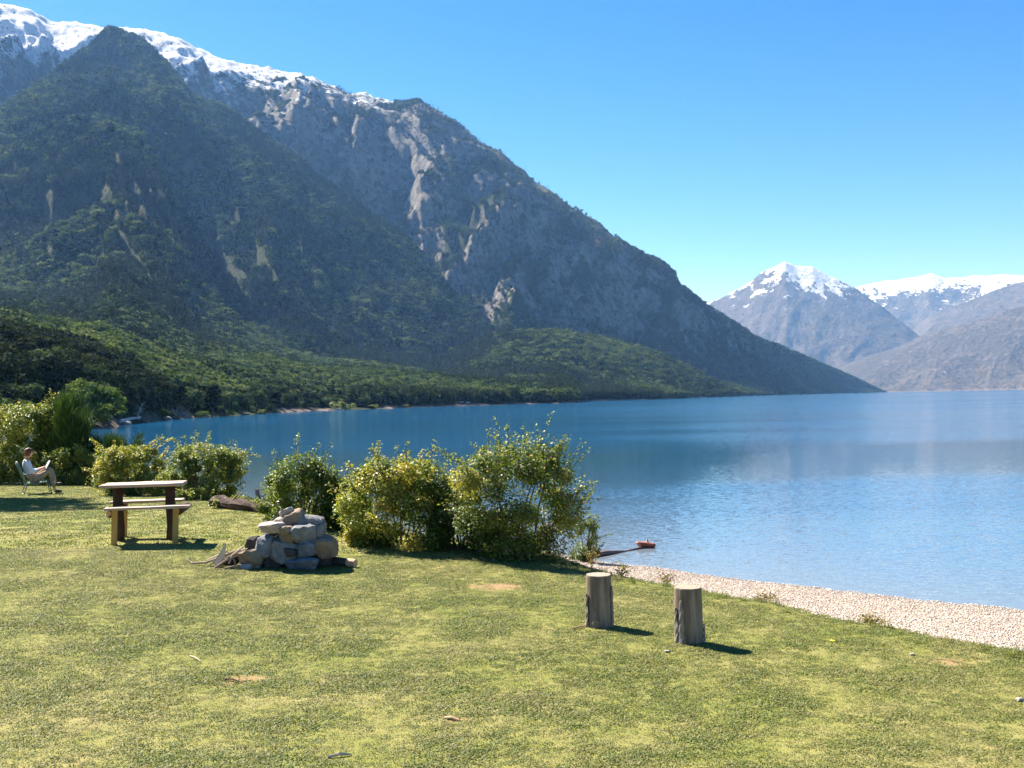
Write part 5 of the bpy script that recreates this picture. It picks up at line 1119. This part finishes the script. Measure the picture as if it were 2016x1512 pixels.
# face: nose, eyes
fc = bmesh.new(); bmesh.ops.create_icosphere(fc, subdivisions=2, radius=.02, matrix=Matrix.Translation((.035, 0, 1.105)) @ Matrix.Diagonal((1.3, .7, 1, 1))); obj('nose', from_bm('nose', fc, True), M_SKIN, person)
for s_ in (1, -1):
    fc = bmesh.new(); bmesh.ops.create_icosphere(fc, subdivisions=2, radius=.011, matrix=Matrix.Translation((.018, .032 * s_, 1.13))); obj('eye', from_bm('eye', fc, True), M_SHOE, person)
    fc = bmesh.new(); bmesh.ops.create_icosphere(fc, subdivisions=2, radius=.026, matrix=Matrix.Translation((-.07, .09 * s_, 1.11)) @ Matrix.Diagonal((.8, .5, 1.3, 1))); obj('ear', from_bm('ear', fc, True), M_SKIN, person)
fc = bmesh.new(); bmesh.ops.create_icosphere(fc, subdivisions=2, radius=.016, matrix=Matrix.Translation((.012, 0, 1.06)) @ Matrix.Diagonal((.6, 1.4, .4, 1))); obj('mouth', from_bm('mouth', fc, True), flat_material('lips', (.42, .17, .14)), person)
# --- the book in the hands
Rz = Matrix.Rotation(R_(30), 4, 'Z'); bk = empty('book', pz + (Rz @ Vector((.36, 0, .775))), R_(30), 'open slate grey magazine held by the seated person', 'magazine')
M_COVER = flat_material('slate_cover', (.15, .19, .24), .5, .3); M_PAGE = flat_material('white_pages', (.75, .74, .7), .8)
for s_ in (1, -1):
    o = obj('cover', from_bm('cover', bevel_box(.006, .15, .25, .002, 1)), M_COVER, bk, (.022 if s_ else 0, .076 * s_, 0)); o.rotation_euler = (0, R_(28), R_(-14) * s_)
    o = obj('pages', from_bm('pages', bevel_box(.008, .142, .238, .002, 1)), M_PAGE, bk, (.012, .073 * s_, .002)); o.rotation_euler = (0, R_(28), R_(-14) * s_)
# --- the green folding chair
ch = empty('folding_chair', pz, R_(30), 'green canvas folding chair with thin metal legs under the seated person', 'chair')
M_CANVAS = flat_material('green_canvas', (.045, .13, .075), .85, .15, .3, 20); M_METAL = flat_material('chair_metal', (.22, .23, .24), .35, .5, .2, 12, .7)
def sheet(name, rows, mat, parent, th=.012):
    nr_, nc_ = len(rows), len(rows[0]); V = [p for r in rows for p in r]; Fc = [(i * nc_ + k, i * nc_ + k + 1, (i + 1) * nc_ + k + 1, (i + 1) * nc_ + k) for i in range(nr_ - 1) for k in range(nc_ - 1)]
    o = obj(name, new_mesh(name, V, Fc, None, True), mat, parent); m_ = o.modifiers.new('thickness', 'SOLIDIFY'); m_.thickness = th; m_.offset = 0; return o
sheet('seat', [[(-.14 + .52 * i / 6, -.26 + .52 * k / 6, .29 - .035 * math.sin(math.pi * k / 6) + .02 * i / 6) for k in range(7)] for i in range(7)], M_CANVAS, ch)
sheet('backrest', [[(-.15 - .22 * i / 6 - .05 * math.sin(math.pi * k / 6), -.27 + .54 * k / 6, .30 + .56 * i / 6) for k in range(7)] for i in range(7)], M_CANVAS, ch)
for s_ in (1, -1):
    for nm, pts in (('leg', [(-.14, .28 * s_, .30), (-.24, .29 * s_, .0)]), ('leg', [(.38, .28 * s_, .32), (.46, .29 * s_, .0)]), ('frame_tube', [(-.14, .28 * s_, .28), (-.38, .28 * s_, .88)]), ('frame_tube', [(-.14, .28 * s_, .295), (.38, .28 * s_, .315)]), ('armrest', [(-.24, .30 * s_, .55), (.16, .30 * s_, .53), (.30, .29 * s_, .31)])):
        v, f = tube(pts, [.013] * len(pts), 8); obj(nm, new_mesh(nm, v, f, None, True), M_METAL, ch)
for pts in ([(-.24, -.29, .012), (-.24, .29, .012)], [(.46, -.29, .012), (.46, .29, .012)], [(-.38, -.28, .88), (-.38, .28, .88)]):
    v, f = tube(pts, [.012, .012], 8); obj('crossbar', new_mesh('crossbar', v, f, None, True), M_METAL, ch)
